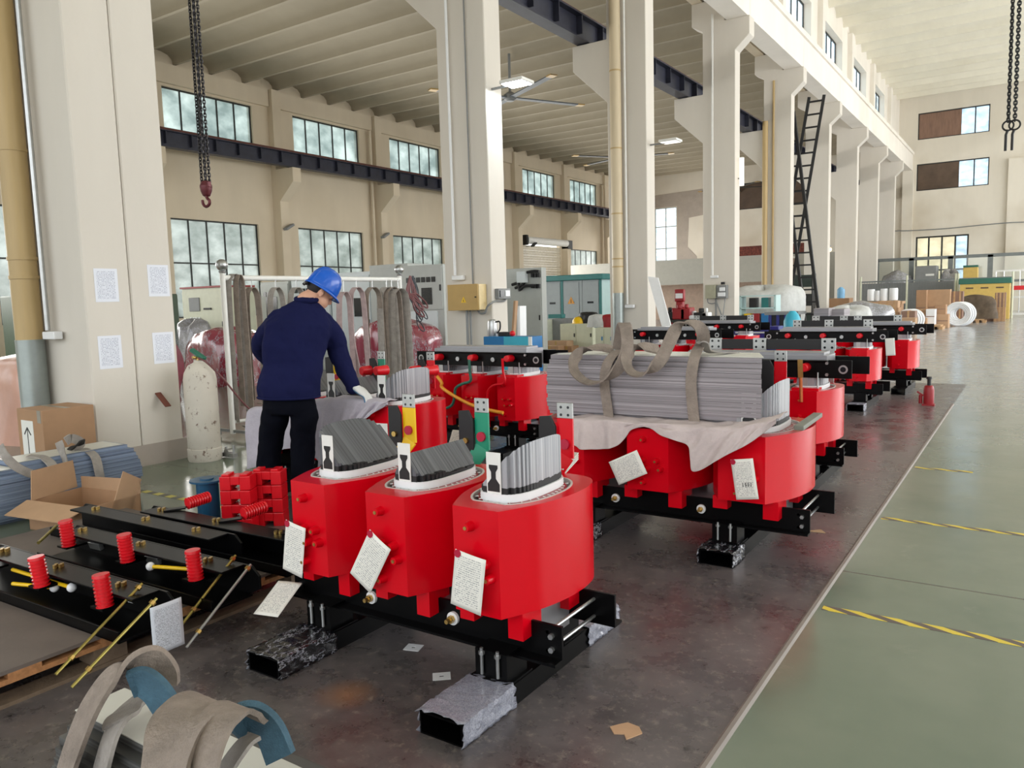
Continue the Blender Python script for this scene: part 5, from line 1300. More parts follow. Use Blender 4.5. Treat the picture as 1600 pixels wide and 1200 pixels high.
clutter(952, 511, 18.85, 'lump', M_jack, .3, 'red and white bundle on top of the white one')
clutter(938, 512, 18.9, .5, M_blue, .15, 'blue tray on the pale tool cabinet')
clutter(834, 499, 21.3, .4, M_whitep, .2, 'white case on the grey-green machine')
for k, (x0, x1, yb, yt) in enumerate(((845, 872, 553, 541), (852, 885, 548, 533), (877, 893, 552, 541), (822, 835, 560, 549))):
    Y = 13.5+k*.5; a = at(x0, yb, 'y', Y); b_ = at(x1, yt, 'y', Y)
    f = at(x0, yb, 'z', 0)
    Y = min(f.y, 20); a = at(x0, yb, 'y', Y); b_ = at(x1, yt, 'y', Y)
    t = thing('cardboard_box', 'small cardboard box on the floor beyond the leads transformer, %s' % ['front left', 'rear and largest', 'right', 'far left'][k], 'box', ((a.x+b_.x)/2, Y, 0), 0, 'small boxes in the aisle')
    w_ = (b_.x-a.x)/2; MB().box(-w_, w_, 0, .4, 0, b_.z-a.z).build('box_body', M_card2 if k % 2 else M_card, t, bevel=.005, smooth=False); MB().box(-.03, .03, -.002, .4, 0, b_.z-a.z+.002).build('tape', M_ochre, t, smooth=False)
# benches between the column row and the transformers
def bench(label, px0, px1, pyt, y, m, dep=.7):
    a = at(px0, pyt, 'y', y); b_ = at(px1, pyt, 'y', y); t = thing('workbench', label, 'workbench', (a.x, y, 0), 0, 'workbenches'); W_ = b_.x-a.x
    MB().box(0, W_, 0, dep, a.z-.06, a.z).build('bench_top', m, t, bevel=.005)
    for x in (.04, W_-.04):
        for yy in (.05, dep-.05): MB().box(x-.03, x+.03, yy-.03, yy+.03, 0, a.z-.06).build('leg', m, t, smooth=False)
    return a.z
zb1 = bench('dark workbench with red and white parts between the third and fourth columns', 1035, 1110, 500, 17.5, M_frame)
for k, (px, m_, s_, h_) in enumerate(((1047, M_blackm, .12, 1.6), (1062, M_jack, .16, 1.6), (1073, M_jack, .12, 2.2), (1085, M_whitep, .12, .8), (1096, M_blackm, .16, 1.0), (1104, M_whitep, .08, 2.0))):
    c = at(px, 499, 'y', 17.8); tag(MB().box(c.x-s_, c.x+s_, 17.7, 17.95, zb1, zb1+s_*h_).cyl((c.x, 17.8, zb1+s_*h_), (c.x, 17.8, zb1+s_*h_+.1), s_*.4).build('machine_part', m_, bevel=.02), '%s part on the dark bench, %s from the left' % (['black', 'red', 'tall red', 'white', 'wide black', 'narrow white'][k], ['first', 'second', 'third', 'fourth', 'fifth', 'sixth'][k]), 'machine part', 'parts on the dark bench')
c = at(1061, 452, 'y', 18.2)
t = thing('red_machine', 'red machine with white display between the third and fourth columns', 'machine', (c.x, 18.2, 0))
MB().box(-.25, .25, 0, .4, 0, c.z-.45).box(-.09, .09, 0, .15, c.z-.45, c.z-.3).box(-.12, .12, 0, .12, c.z-.3, c.z).build('machine_body', M_jack, t, bevel=.02); MB().box(-.09, .09, -.01, 0, c.z-.22, c.z-.1).build('display', M_whitep, t, smooth=False)
for k, (px0, px1, y, py, lb_) in enumerate(((1145, 1222, 15.0, 516, 'blue toolbox trays on a bench right of the fourth column'),)):
    a = at(px0, py, 'y', y); b_ = at(px1, py, 'y', y)
    t = thing('blue_toolbox', lb_, 'toolbox', (a.x, y, 0)); W_ = b_.x-a.x; z0 = 0 if k == 0 else .98
    MB().box(0, W_, 0, .5, z0, a.z).build('toolbox_body', M_dblue, t, bevel=.02); MB().box(.05, W_-.05, -.01, 0, a.z-.06, a.z-.03).build('latch_strip', M_cabw, t, smooth=False)
    if k == 0:
        for q in range(4): MB().box(.03+q*W_/4.3, .03+(q+.8)*W_/4.3, .05, .4, a.z, a.z+.07).build('tray', M_dblue, t, bevel=.01)
t = thing('cabinet_frame', 'dark cabinet with blue uprights behind the blue toolbox', 'cabinet', (at(1203, 500, 'y', 16.5).x, 16.5, 0)); W_ = at(1240, 500, 'y', 16.5).x-t.location.x; zt_ = at(1220, 492, 'y', 16.5).z
MB().box(0, W_, .02, .6, 0, zt_).build('cabinet_body', M_blackm, t, smooth=False)
for k in range(4): MB().box(W_*k/3-.03, W_*k/3+.03, 0, .02, 0, zt_).build('upright', M_dblue, t, smooth=False)
MB().box(-.1, W_+.1, -.05, .65, zt_, zt_+.06).build('cabinet_top', M_grey, t, smooth=False)
a_ = at(1248, 500, 'y', 16.6); tag(MB().lathe([(.16, 0), (.17, .1), (.17, a_.z), (.12, a_.z+.12), (.05, a_.z+.2)], (a_.x, 16.1, 0)).build('water_bottle', M_cyan), 'tall light-blue container right of the blue uprights', 'container')
# white sheet over a machine and shelving behind
a_ = at(1190, 455, 'y', 24); lump('covered_machine', 'machine under a white plastic sheet behind the fourth column', 'covered machine', a_.x, 24.3, 1.15, .8, a_.z+.1, M_white_tarp, 21)
t = thing('shelf_unit', 'pale shelf unit with colourful parts just right of the fourth column', 'shelf', (at(1156, 460, 'y', 22.6).x, 22.6, 0)); W_ = 1.0; zt_ = at(1165, 462, 'y', 22.6).z
b = MB()
for z in (.1, .6, 1.05, zt_): b.box(0, W_, 0, .5, z-.03, z)
for x in (0, W_): b.box(x-.03, x+.03, 0, .5, 0, zt_)
b.build('shelf_frame', M_kioskl, t, smooth=False)
for k, (x, z, m_, lb_) in enumerate(((.2, .6, M_yel, 'yellow'), (.45, .6, M_jack, 'red'), (.7, .6, M_blue, 'blue'), (.35, 1.05, M_blackm, 'black'), (.7, 1.05, M_teal, 'teal'))):
    tag(MB().box(t.location.x+x-.1, t.location.x+x+.1, 22.65, 22.95, z, z+.28).build('parts_bin', m_, bevel=.01), '%s bin on the pale shelf unit' % lb_, 'bin', 'bins on the shelf unit')
# dark shelving behind the ladder
t = thing('dark_rack', 'dark storage rack seen behind the ladder foot', 'rack', (at(1238, 470, 'y', 31).x, 31, 0)); zt_ = at(1245, 428, 'y', 31).z
for k in range(3): MB().box(0, .7, 0, .6, zt_*(k+.3)/3, zt_*(k+1)/3-.05).build('storage_crate', M_frame if k % 2 else plain('dk_green', (44, 56, 50), .5), t, smooth=False)
MB().box(-.03, .0, 0, .6, 0, zt_).build('rack_upright', M_blackm, t, smooth=False); MB().box(.7, .73, 0, .6, 0, zt_).build('rack_upright', M_blackm, t, smooth=False)

# step ladder: two leaning halves against the fifth column and girder
def ladder(label, a, b_, wd, n, grp):
    a = Vector(a); b_ = Vector(b_); d = (b_-a).normalized(); sdv = Vector((1, 0, 0)); t = thing('ladder', label, 'ladder', a, 0, grp)
    for s in (-1, 1): MB().bar(sdv*(s*wd/2), (b_-a)+sdv*(s*wd/2*.92), .07, .10).build('side_rail', M_blackm, t, smooth=False)
    for k in range(n): p = (b_-a)*((k+.6)/n); MB().bar(p-sdv*(wd/2), p+sdv*(wd/2), .055, .055).build('rung', M_blackm, t, smooth=False)
la = at(1266, 492, 'y', 24.6); lb2 = at(1275, 152, 'y', 27.0)
ladder('tall black ladder leaning right, its top up by the girder, beside the fifth column', (at(1213, 495, 'y', 29).x, 29, 0), (at(1276, 150, 'y', 29.2).x, 29.2, at(1276, 150, 'y', 29.2).z), .54, 19, 'black ladders')
ladder('black ladder leaning left, crossing in front of the other by the fifth column', (at(1272, 495, 'y', 28.4).x, 28.4, 0), (at(1229, 175, 'y', 28.6).x, 28.6, at(1229, 175, 'y', 28.6).z), .50, 18, 'black ladders')

# ------------------------------------------------------------ far end store
# glazed fence at the back
ft = thing('glazed_fence', 'tall grey-framed glass fence across the far end of the hall', 'fence', (0, 48, 0))
zt_ = at(1500, 400, 'y', 48).z; zm = at(1500, 441, 'y', 48).z; xs = [at(p, 420, 'y', 48).x for p in (1370, 1424, 1485, 1547, 1609)] + [2.6, 5, 7.5, 10, 12.8]
for x in xs: MB().box(x-.12, x+.12, -.05, .05, 0, zt_).build('fence_post', M_rail, ft, smooth=False)
MB().box(xs[0], xs[-1], -.05, .05, zt_-.12, zt_+.05).box(xs[0], xs[-1], -.04, .04, zm-.06, zm+.06).build('fence_rail', M_rail, ft, smooth=False)
for k in range(len(xs)-1): MB().box(xs[k]+.12, xs[k+1]-.12, -.01, .01, zm, zt_-.1).build('glass_pane', M_gl_cl, ft, smooth=False)
# low fence in front
ft = thing('tube_fence', 'low cream tube fence in front of the store at the far end', 'fence', (0, 43, 0))
zt_ = at(1450, 437, 'y', 43).z
for px in (1345, 1417, 1493, 1497, 1582): x = at(px, 450, 'y', 43).x; MB().cyl((x, 0, 0), (x, 0, zt_+.25), .05).build('fence_post', M_cabc, ft); 
x0 = at(1343, 440, 'y', 43).x; x1 = at(1582, 440, 'y', 43).x
MB().box(x0, x1, -.03, .03, zt_-.05, zt_+.02).build('fence_rail', M_rail, ft, smooth=False)
b = MB(); x = x0
while x < at(1493, 440, 'y', 43).x: b.box(x-.008, x+.008, -.01, .01, .2, zt_-.05); x += .12
b.build('fence_bars', M_rail, ft, smooth=False)
o = MB().box(x0, at(1490, 440, 'y', 43.4).x, 43.4, 43.5, 0, zt_-.1).build('partition_board', M_grey, smooth=False); tag(o, 'long grey panel behind the low fence', 'panel')
# right hand steel railing
ft = thing('steel_railing', 'silver railing with red band at the right end of the store', 'railing', (0, 44, 0))
x0 = at(1556, 440, 'y', 44).x; zt_ = at(1590, 421, 'y', 44).z; b = MB(); x = x0
while x < 6: b.cyl((x, 0, .1), (x, 0, zt_), .025, n=6); x += .32
b.build('railing_bars', M_zinc, ft)
MB().box(x0, 6, -.03, .03, .1, .2).box(x0, 6, -.03, .03, .9, .98).box(x0, 6, -.03, .03, zt_-.08, zt_).build('railing_rail', M_white, ft, smooth=False)
zr = at(1590, 448, 'y', 44).z; MB().box(x0+.1, 6, -.05, -.03, zr-.15, zr+.05).build('red_band', M_redm, ft, smooth=False)
# yellow cabinets with green top
def ytank(px0, px1, pyt, y, lb_, top=M_dgrn):
    a = at(px0, pyt, 'y', y); b_ = at(px1, pyt, 'y', y); t = thing('yellow_cabinet', lb_, 'cabinet', (a.x, y, 0), 0, 'yellow cabinets'); W_ = b_.x-a.x
    MB().box(0, W_, 0, 1.2, 0, a.z-.2).build('cabinet_body', M_tanky, t, bevel=.02); MB().box(-.05, W_+.05, -.05, 1.25, a.z-.25, a.z).build('green_top', top, t, bevel=.02)
    b = MB()
    for k in range(3):
        for z in (.35, .75): x = W_*(.2+.3*k); b.box(x-.15, x+.15, -.02, 0, a.z*z, a.z*z+.06)
    b.build('vent_slot', M_brownd, t, smooth=False)
ytank(1500, 1579, 436, 41.6, 'big yellow cabinet with green top edge behind the cartons')
a = at(1505, 418, 'y', 46); b_ = at(1528, 418, 'y', 46)
t = thing('yellow_cabinet', 'small yellow cabinet behind the glazed fence', 'cabinet', (a.x, 46, 0), 0, 'yellow cabinets'); MB().box(0, b_.x-a.x, 0, .8, 0, a.z).build('cabinet_body', M_tanky, t, bevel=.02); MB().box(0, b_.x-a.x, -.02, .82, a.z, a.z+.1).build('dark_top', M_dgrn, t)
a = at(1430, 416, 'y', 46.5); b_ = at(1464, 416, 'y', 46.5)
t = thing('grey_machine', 'grey machine casing behind the glazed fence', 'machine', (a.x, 46.5, 0)); MB().box(0, b_.x-a.x, 0, 1, 0, a.z).build('machine_body', M_grey, t, bevel=.05); MB().box(.5, .9, -.01, 0, a.z*.8, a.z*.84).build('name_plate', M_white, t, smooth=False)
lump('wrapped_equipment', 'grey plastic-covered goods behind the glazed fence', 'wrapped equipment', at(1484, 430, 'y', 46.5).x, 46.9, .42, .5, at(1482, 424, 'y', 46.5).z, M_clear, 31)
lump('wrapped_equipment', 'grey bundled goods behind the first pane of the glazed fence', 'wrapped equipment', at(1400, 430, 'y', 46.5).x, 46.8, .8, .6, at(1400, 426, 'y', 46.5).z, M_clear, 33)

# cartons, paper drums, coils on the near side of the fence
LOW = [0, 0]
def carton(px0, px1, pyb, pyt, y, m, lb_, dep=.6, straps=0, grp='cartons at the far end', yb_world=None):
    up_ = 'upper' in lb_
    if up_: y = LOW[1]
    a = at(px0, pyb, 'y', y); b_ = at(px1, pyt, 'y', y); z0 = LOW[0] if up_ else (.15 if 'front pallet' in lb_ and 'right of' not in lb_ else 0)
    if not up_: LOW[0] = b_.z; LOW[1] = y
    t = thing('carton', lb_, 'carton', ((a.x+b_.x)/2, y, z0), 0, grp); w_ = (b_.x-a.x)/2; h = b_.z-z0
    MB().box(-w_, w_, 0, dep, 0, h).build('box_body', m, t, bevel=.01, smooth=False)
    b = MB()
    if straps:
        for k in range(straps): x = -w_+2*w_*(k+.5)/straps; b.box(x-.03, x+.03, -.008, dep+.008, 0, h+.008)
        b.build('strap', M_pallet, t, smooth=False)
    else: b.box(-w_*.9, w_*.9, -.004, 0, h*.5, h*.5+.03).build('carton_edge', M_brown, t, smooth=False)
    return t
def pal2(px0, px1, pyb, y, lb_):
    a = at(px0, pyb, 'y', y); b_ = at(px1, pyb, 'y', y); t = thing('pallet', lb_, 'pallet', (a.x, y-.1, 0), 0, 'pallets at the far end'); W_ = b_.x-a.x
    MB().box(0, W_, 0, 1, .1, .15).build('deck', M_pallet, t, smooth=False)
    b = MB()
    for k in range(4): b.box(W_*k/3-.06, W_*k/3+.06, 0, 1, 0, .1)
    b.build('runner', M_pallet, t, smooth=False)
pal2(1432, 1470, 512, 31.5, 'pale pallet under the front cartons'); pal2(1508, 1538, 496, 37.5, 'pallet with dark bundle in front of the yellow cabinet')
CT = [(1432, 1448, 508, 497, 31.6, M_card2, 'strapped carton on the front pallet, lower left', 2), (1432, 1455, 497, 484, 32.0, M_card, 'carton behind the strapped one on the front pallet', 2),
      (1446, 1461, 509, 483, 31.9, M_whitep, 'tall white panel box on the front pallet', 0), (1463, 1482, 509, 491, 32.6, M_card2, 'brown carton, lower of the two right of the front pallet', 0),
      (1460, 1478, 490, 476, 32.8, M_card, 'brown carton, upper of the two right of the front pallet', 0), (1431, 1448, 484, 453, 34.5, M_card, 'tall brown carton with white label, left of the big open one', 0),
      (1448, 1485, 484, 452, 35.0, M_card2, 'big brown carton with ribbed top edge', 0), (1486, 1505, 480, 455, 35.5, M_brown, 'brown board crate right of the big carton', 2),
      (1370, 1404, 492, 481, 29.8, M_card, 'flat strapped carton, lower of the pile left of the store', 3), (1370, 1403, 480, 470, 30.0, M_card2, 'flat strapped carton, upper of the pile left of the store', 3),
      (1552, 1571, 499, 480, 38.6, M_card, 'tall slatted crate, lower, below the yellow cabinet\'s right end', 3), (1554, 1572, 479, 457, 39.0, M_brown, 'tall slatted crate, upper, below the yellow cabinet\'s right end', 3),
      (1538, 1553, 498, 480, 38.8, M_brown, 'dark brown crate left of the slatted crates', 0), (1520, 1552, 480, 466, 39.6, M_card, 'wide brown carton behind the dark bundle', 0),
      (1408, 1430, 500, 486, 29.5, M_brown, 'brown carton beside the wire coil left of the pallet', 1), (1405, 1430, 505, 497, 28.0, M_card2, 'low open carton in front of the wire coil', 0)]
for x0, x1, yb, yt, y, m_, lb_, st in CT:
    carton(x0, x1, yb, yt, y, m_, lb_, .6, st)
for k, (px, py0, py1, wpx) in enumerate(((1361, 470, 452, 12), (1371, 470, 454, 9), (1381, 470, 451, 12), (1396, 469, 450, 14))):
    y = 33; a = at(px, py0, 'y', y); b_ = at(px, py1, 'y', y); r_ = (at(px+wpx/2, py0, 'y', y).x-a.x)
    t = thing('paper_drum', 'white round drum in a row by the low fence, %s from the left' % ['first', 'second', 'third', 'fourth'][k], 'drum', (a.x, y, a.z), 0, 'white drums')
    MB().lathe([(r_*.95, 0), (r_, .05), (r_, b_.z-a.z-.05), (r_*.9, b_.z-a.z)], n=20).build('drum_body', M_whitep, t)
a0_ = at(1342, 471, 'y', 33); a1_ = at(1412, 470, 'y', 33)
t = thing('workbench', 'long low table under the white drums', 'table', (a0_.x, 32.6, 0)); MB().box(0, a1_.x-a0_.x, 0, .9, a0_.z-.12, a0_.z-.02).build('table_top', M_card2, t)
for x in (.1, a1_.x-a0_.x-.1): MB().box(x-.05, x+.05, .1, .8, 0, a0_.z-.12).build('leg', M_card, t)
for k, (px, py, r_, y, lb_) in enumerate(((1419, 478, .34, 30.5, 'round coil of white tube standing left of the cartons'), (1497, 482, .42, 34.0, 'large coil of white hose leaning right of the cartons'))):
    c = at(px, py, 'y', y); b = MB()
    for q in range(12): ra_ = r_-.055*(q % 4); b.tube([(c.x+ra_*math.cos(2*PI*i/40)+.07*(q//4), y+.09*(q//4)+.02*(q % 4), r_+.05+ra_*math.sin(2*PI*i/40)) for i in range(40)], .045, 6, True)
    tag(b.build('hose_coil', M_whitep), lb_, 'hose coil', 'white coils at the far end')
lump('bundle', 'dark bundle on the pallet in front of the yellow cabinet', 'bundle', at(1523, 482, 'y', 37.8).x, 37.9, .75, .4, .95, plain('bundle_brown', (92, 78, 62), .8, 0, .3), 41, z0=.15)
lump('wrapped_equipment', 'clear plastic bundle behind the far transformers', 'wrapped equipment', at(1345, 485, 'y', 24).x, 24, .9, .5, at(1345, 473, 'y', 24).z, M_clear, 43)
lump('wrapped_equipment', 'crumpled clear plastic heap left of the strapped cartons', 'wrapped equipment', at(1328, 490, 'y', 22).x, 22, .55, .4, at(1328, 480, 'y', 22).z, M_white_tarp, 45)
c = at(1314, 460, 'y', 34); tag(MB().lathe([(.15, 0), (.15, .35), (.05, .45)], (c.x, 34, at(1314, 466, 'y', 34).z)).build('water_bottle', plain('bottle_blue', (120, 176, 216), .2)), 'blue water bottle between far columns', 'bottle')
a = at(1298, 470, 'y', 34.2); b_ = at(1330, 466, 'y', 34.2); t = thing('workbench', 'brown crates under the blue water bottle', 'crate', (a.x, 33.8, 0)); MB().box(0, b_.x-a.x, 0, .8, 0, at(1314, 466, 'y', 34).z).build('crate_body', M_card, t, bevel=.01)
# yoke stacks resting near the far transformers
for k, (p0, p1, yt, y, lb_) in enumerate(((1272, 1296, 482, 17.0, 'grey sheet stack, left of two behind the farthest transformer'), (1296, 1320, 483, 17.3, 'grey sheet stack, right of two behind the farthest transformer'))):
    a = at(p0, yt, 'y', y); b_ = at(p1, yt, 'y', y); t = thing('steel_sheet_stack', lb_, 'sheet stack', (a.x, y, 0), 0, 'stacks behind the far transformers'); W_ = b_.x-a.x
    MB().box(.03, W_-.03, 0, .5, 0, a.z-.16).build('blue_stand', plain('navy_stand', (28, 40, 70), .5), t, smooth=False); MB().box(0, W_, -.05, .55, a.z-.16, a.z).build('sheet_pack', M_lamZ, t, bevel=.01, smooth=False)
# warm lamp between far columns
c = at(1296, 390, 'y', 38); t = thing('wall_lamp', 'small warm lit lamp seen between two far columns', 'lamp', c); MB().sphere((0, 0, 0), .1).build('lamp_bulb', M_lampwarm, t); MB().cyl((0, 0, .08), (0, 0, .2), .06).build('lamp_socket', M_grey, t)
# cable line along the far wall
P_ = [at(px, py, 'y', YF-.35) for px, py in ((1392, 361), (1430, 360), (1480, 357), (1530, 352), (1575, 348), (1600, 347))]
tag(MB().tube(crom(P_, 5), .03).build('wall_cable', M_grey), 'long grey cable sagging along the far end wall', 'cable')

# red jack on the floor
c = at(1450, 634, 'z', 0)
t = thing('bottle_jack', 'dark red bottle jack standing on the floor by the metal strip', 'jack', (c.x, c.y+.05, 0))
MB().box(-.07, .07, -.06, .06, 0, .02).lathe([(.058, .02), (.06, .04), (.06, .2), (.05, .24), (.04, .25)], n=20).build('jack_body', M_jack, t); MB().cyl((0, 0, .25), (0, 0, .34), .022).lathe([(.035, .33), (.03, .36)], n=14).build('jack_ram', M_blackm, t)
MB().cyl((-.09, 0, .02), (-.09, 0, .13), .022).bar((-.06, 0, .12), (-.13, 0, .17), .03, .02).build('jack_pump', M_jack, t)

# ------------------------------------------------------------ hanging chains
def chain(b, p, L, pitch, r, wd, tilt=0):
    n = int(L/pitch)
    for k in range(n):
        z = p[2]+pitch*(k+.5); a = (k % 2)*PI/2+tilt; ux = Vector((math.cos(a), math.sin(a), 0)); pts = []
        hl_ = pitch*.72
        for i in range(10):
            q = 2*PI*i/10; x = math.cos(q)*wd/2; zz = math.sin(q)*hl_
            zz = max(-hl_, min(hl_, zz*1.15)); pts.append(Vector((p[0], p[1], z))+ux*x+Vector((0, 0, zz)))
        b.tube(pts, r, 5, True)
y = 4.0; hb = at(322, 318, 'y', y); top = at(314, 0, 'y', y)
t = thing('chain_hoist_hook', 'grey hanging chains with a red-brown hook, upper left', 'chain hook', (hb.x, y, hb.z))
for k, (dx, dy) in enumerate(((-.036, 0), (-.012, .02), (.014, 0), (.036, .02))):
    b = MB(); chain(b, (dx, dy, .16 if True else 0), 2.6, .026, .0045, .021, k*.4); b.build('chain', M_chain, t)
MB().lathe([(.0, -.0), (.03, .01), (.045, .05), (.05, .09), (.03, .13)], (0, .01, .05), 18).bar((-.05, .01, .15), (.05, .01, .15), .035, .05).build('hook_block', M_hookred, t, bevel=.006)
MB().tube(crom([(.0, .0, .08), (.02, 0, .04), (.045, 0, .02), (.04, 0, -.01), (0, 0, -.025), (-.035, 0, -.005), (-.045, 0, .03)], 5), .012).build('hook', M_hookred, t)
y = 12.0; hb = at(1578, 235, 'y', y)
t = thing('chain_hoist_hook', 'dark double hanging chain with two long hooks, upper right', 'chain hook', (hb.x, y, hb.z))
for k, dx in enumerate((-.03, .04)):
    b = MB(); chain(b, (dx, 0, .36), 3.6, .04, .009, .036, .5+k); b.build('chain', M_blackm, t)
    MB().tube([(dx-.02, 0, 0), (dx-.02, 0, .2), (dx, 0, .26)], .016).tube([(dx+.06*math.cos(2*PI*i/18), 0, .31+.06*math.sin(2*PI*i/18)) for i in range(18)], .012, 6, True).build('hook', M_blackm, t)
b = MB()
for k in range(5): chain(b, (.14+.05*(k % 3), .05*k, 1.6+.1*k), 2.2, .04, .009, .036, k)
b.build('spare_chain', M_blackm, t)
# ------------------------------------------------------------ the worker
def Y_(px, py, y): return at(px, py, 'y', y)
FW_ = Vector((-.30, .95, 0)).normalized(); RW_ = Vector((FW_.y, -FW_.x, 0))
pelvis = Y_(452, 632, 3.60); neck = Y_(476, 470, 3.78); head = Y_(500, 457, 3.88)
shL = Y_(430, 502, 3.66); shR = Y_(511, 505, 3.88)
elL = Y_(407, 540, 3.78); wrL = Y_(432, 575, 3.98)
elR = Y_(526, 548, 3.94); wrR = Y_(552, 606, 3.99); hdR = Y_(566, 620, 4.01)
hipL = pelvis-RW_*.115; hipR = pelvis+RW_*.115
knL = Y_(421, 715, 3.60); knR = Y_(473, 718, 3.68)
anL = Vector((knL.x-.01, knL.y-.02, .09)); anR = Vector((knR.x+.01, knR.y-.02, .09))
per = thing('person', 'worker in blue helmet, navy jacket and black trousers, leaning over a transformer, back turned', 'person', (pelvis.x, pelvis.y, 0))
O = Vector(per.location)
def ringv(c, a, b, ra, rb, n=24): return [tuple(Vector(c)-O+a*(ra*math.cos(2*PI*i/n))+b*(rb*math.sin(2*PI*i/n))) for i in range(n)]
def body_loft(b, secs, n=24):
    "secs: centre, lateral radius, depth radius, lateral axis"
    R_ = []
    for c, ra, rb, lat in secs:
        lat = lat.normalized(); dep = Vector((0, 0, 1)).cross(lat).normalized(); R_.append(ringv(c, lat, dep, ra, rb, n))
    b.loft(R_)
def limb(b, pts, rad, n=14):
    P = crom(pts, 5); m_ = len(P); rr = [rad[min(len(rad)-2, int(i/(m_-1)*(len(rad)-1)))] for i in range(m_)]
    rr = []
    for i in range(m_):
        f = i/(m_-1)*(len(rad)-1); k = min(len(rad)-2, int(f)); rr.append(rad[k]+(rad[k+1]-rad[k])*(f-k))
    b.tube([p-O for p in P], 0, n, radii=rr); b.sphere(P[0]-O, rr[0]*.98); b.sphere(P[-1]-O, rr[-1]*.98)
def finish(b, name, mat, vox, disp=0, parent=per, sm=4):
    o = b.build(name, mat, parent, ang=180)
    md = o.modifiers.new('r', 'REMESH'); md.mode = 'VOXEL'; md.voxel_size = vox; md.use_smooth_shade = True
    s_ = o.modifiers.new('s', 'SMOOTH'); s_.factor = .5; s_.iterations = sm
    if disp:
        tx = bpy.data.textures.new(name+'_folds', 'CLOUDS'); tx.noise_scale = .11; tx.noise_depth = 2
        d_ = o.modifiers.new('d', 'DISPLACE'); d_.texture = tx; d_.strength = disp; d_.mid_level = .5
    return o
# head frame: turned right, looking down at the work
Fh = Vector((.38, .74, -.60)).normalized(); Rh = Fh.cross(Vector((0, 0, 1))).normalized(); Uh = Rh.cross(Fh).normalized()
def H(x, y, z): return head + Rh*x + Fh*y + Uh*z
def hsphere(b, c, r3, n=18, m=12):
    k = MB().sphere((0, 0, 0), 1, n, m); vs = [tuple(H(c[0]+v[0]*r3[0], c[1]+v[1]*r3[1], c[2]+v[2]*r3[2])-O) for v in k.v]; b.add(vs, k.f)
b = MB()
hsphere(b, (0, -.01, .03), (.077, .096, .09)); hsphere(b, (0, .03, -.045), (.058, .062, .07)); hsphere(b, (0, .06, -.085), (.03, .028, .025))
hsphere(b, (0, .098, -.02), (.012, .018, .02)); hsphere(b, (0, .085, .005), (.012, .012, .03)); hsphere(b, (0, .088, -.058), (.024, .01, .008))
for s in (-1, 1):
    hsphere(b, (s*.078, -.005, -.015), (.009, .018, .032)); hsphere(b, (s*.032, .082, .012), (.016, .01, .01)); hsphere(b, (s*.035, .08, .032), (.02, .01, .006))
limb(b, [head-Uh*.05-Fh*.02, neck+Vector((0, 0, .0)), neck-Vector((0, 0, .1))], [.056, .058, .06])
sp = [pelvis, pelvis.lerp(neck, .35)-FW_*.02, pelvis.lerp(neck, .7)-FW_*.03, neck-Vector((0, 0, .06))]
body_loft(b, [(sp[0], .16, .11, RW_), (sp[1], .14, .10, RW_), (sp[2], .17, .11, shR-shL), (sp[3], .12, .08, shR-shL)])
for a_, e_, w_ in ((shL, elL, wrL), (shR, elR, wrR)): limb(b, [a_, e_, w_], [.055, .042, .03])
for h_, k_, a_ in ((hipL, knL, anL), (hipR, knR, anR)): limb(b, [h_, k_, a_], [.08, .055, .04])
finish(b, 'body', M_skin, .009, sm=3)
# hair below the helmet rim, short at the nape
b = MB(); hsphere(b, (0, -.028, .030), (.079, .084, .084)); finish(b, 'hair', M_hair, .006, sm=2)
# jacket
b = MB(); mid = pelvis.lerp(neck, .5)
hem = pelvis+Vector((0, 0, .07)); lat = (shR-shL)
body_loft(b, [(hem-Vector((0, 0, .02)), .225, .155, RW_*2+lat), (hem+Vector((0, 0, .06)), .228, .16, RW_*2+lat), (pelvis.lerp(neck, .38)-FW_*.02, .215, .15, RW_+lat), (pelvis.lerp(neck, .55)-FW_*.035, .222, .15, lat),
              (pelvis.lerp(neck, .78)-FW_*.035, .225, .135, lat), (pelvis.lerp(neck, .93)-FW_*.01, .15, .095, lat), (neck-Vector((0, 0, .0)), .075, .07, lat), (neck+Vector((.01, .015, .03)), .066, .062, lat)])
limb(b, [shL+RW_*.03, elL, wrL], [.085, .075, .07, .055]); limb(b, [shR-RW_*.03-Vector((0, 0, .01)), shR.lerp(elR, .5)+RW_*.015, elR+RW_*.01, elR.lerp(wrR, .55), wrR], [.088, .082, .076, .070, .062, .050])
b.sphere(shL+RW_*.02-O, .078); b.sphere(shR-RW_*.02-O, .078)
jk = finish(b, 'jacket', M_navy, .012, .028, sm=5)
b = MB(); cn = neck+Vector((.01, .01, .01)); ring = [cn+lat.normalized()*(.072*math.cos(t_))+Vector((0, 0, 1)).cross(lat.normalized())*(.07*math.sin(t_))+Vector((0, 0, .012*math.sin(t_))) for t_ in [2*PI*i/20 for i in range(20)]]
b.tube([p-O for p in ring], .018, 8, True); b.build('collar', M_navy, jk)
MB().tube([p-O for p in [hem-Vector((0, 0, .015))+RW_*(.225*math.cos(t_))+FW_*(.155*math.sin(t_)) for t_ in [2*PI*i/30 for i in range(30)]]], .009, 6, True).build('hem_band', M_navy, jk)
# trousers
b = MB()
body_loft(b, [(pelvis+Vector((0, 0, .06)), .185, .135, RW_), (pelvis-Vector((0, 0, .02)), .195, .14, RW_), (pelvis-Vector((0, 0, .06)), .18, .125, RW_)])
for h_, k_, a_ in ((hipL, knL, anL), (hipR, knR, anR)): limb(b, [h_-Vector((0, 0, .08)), h_.lerp(k_, .5), k_, k_.lerp(a_, .5), a_+Vector((0, 0, .02))], [.098, .090, .086, .086, .085, .082])
finish(b, 'trousers', M_trou, .012, .02, sm=4)
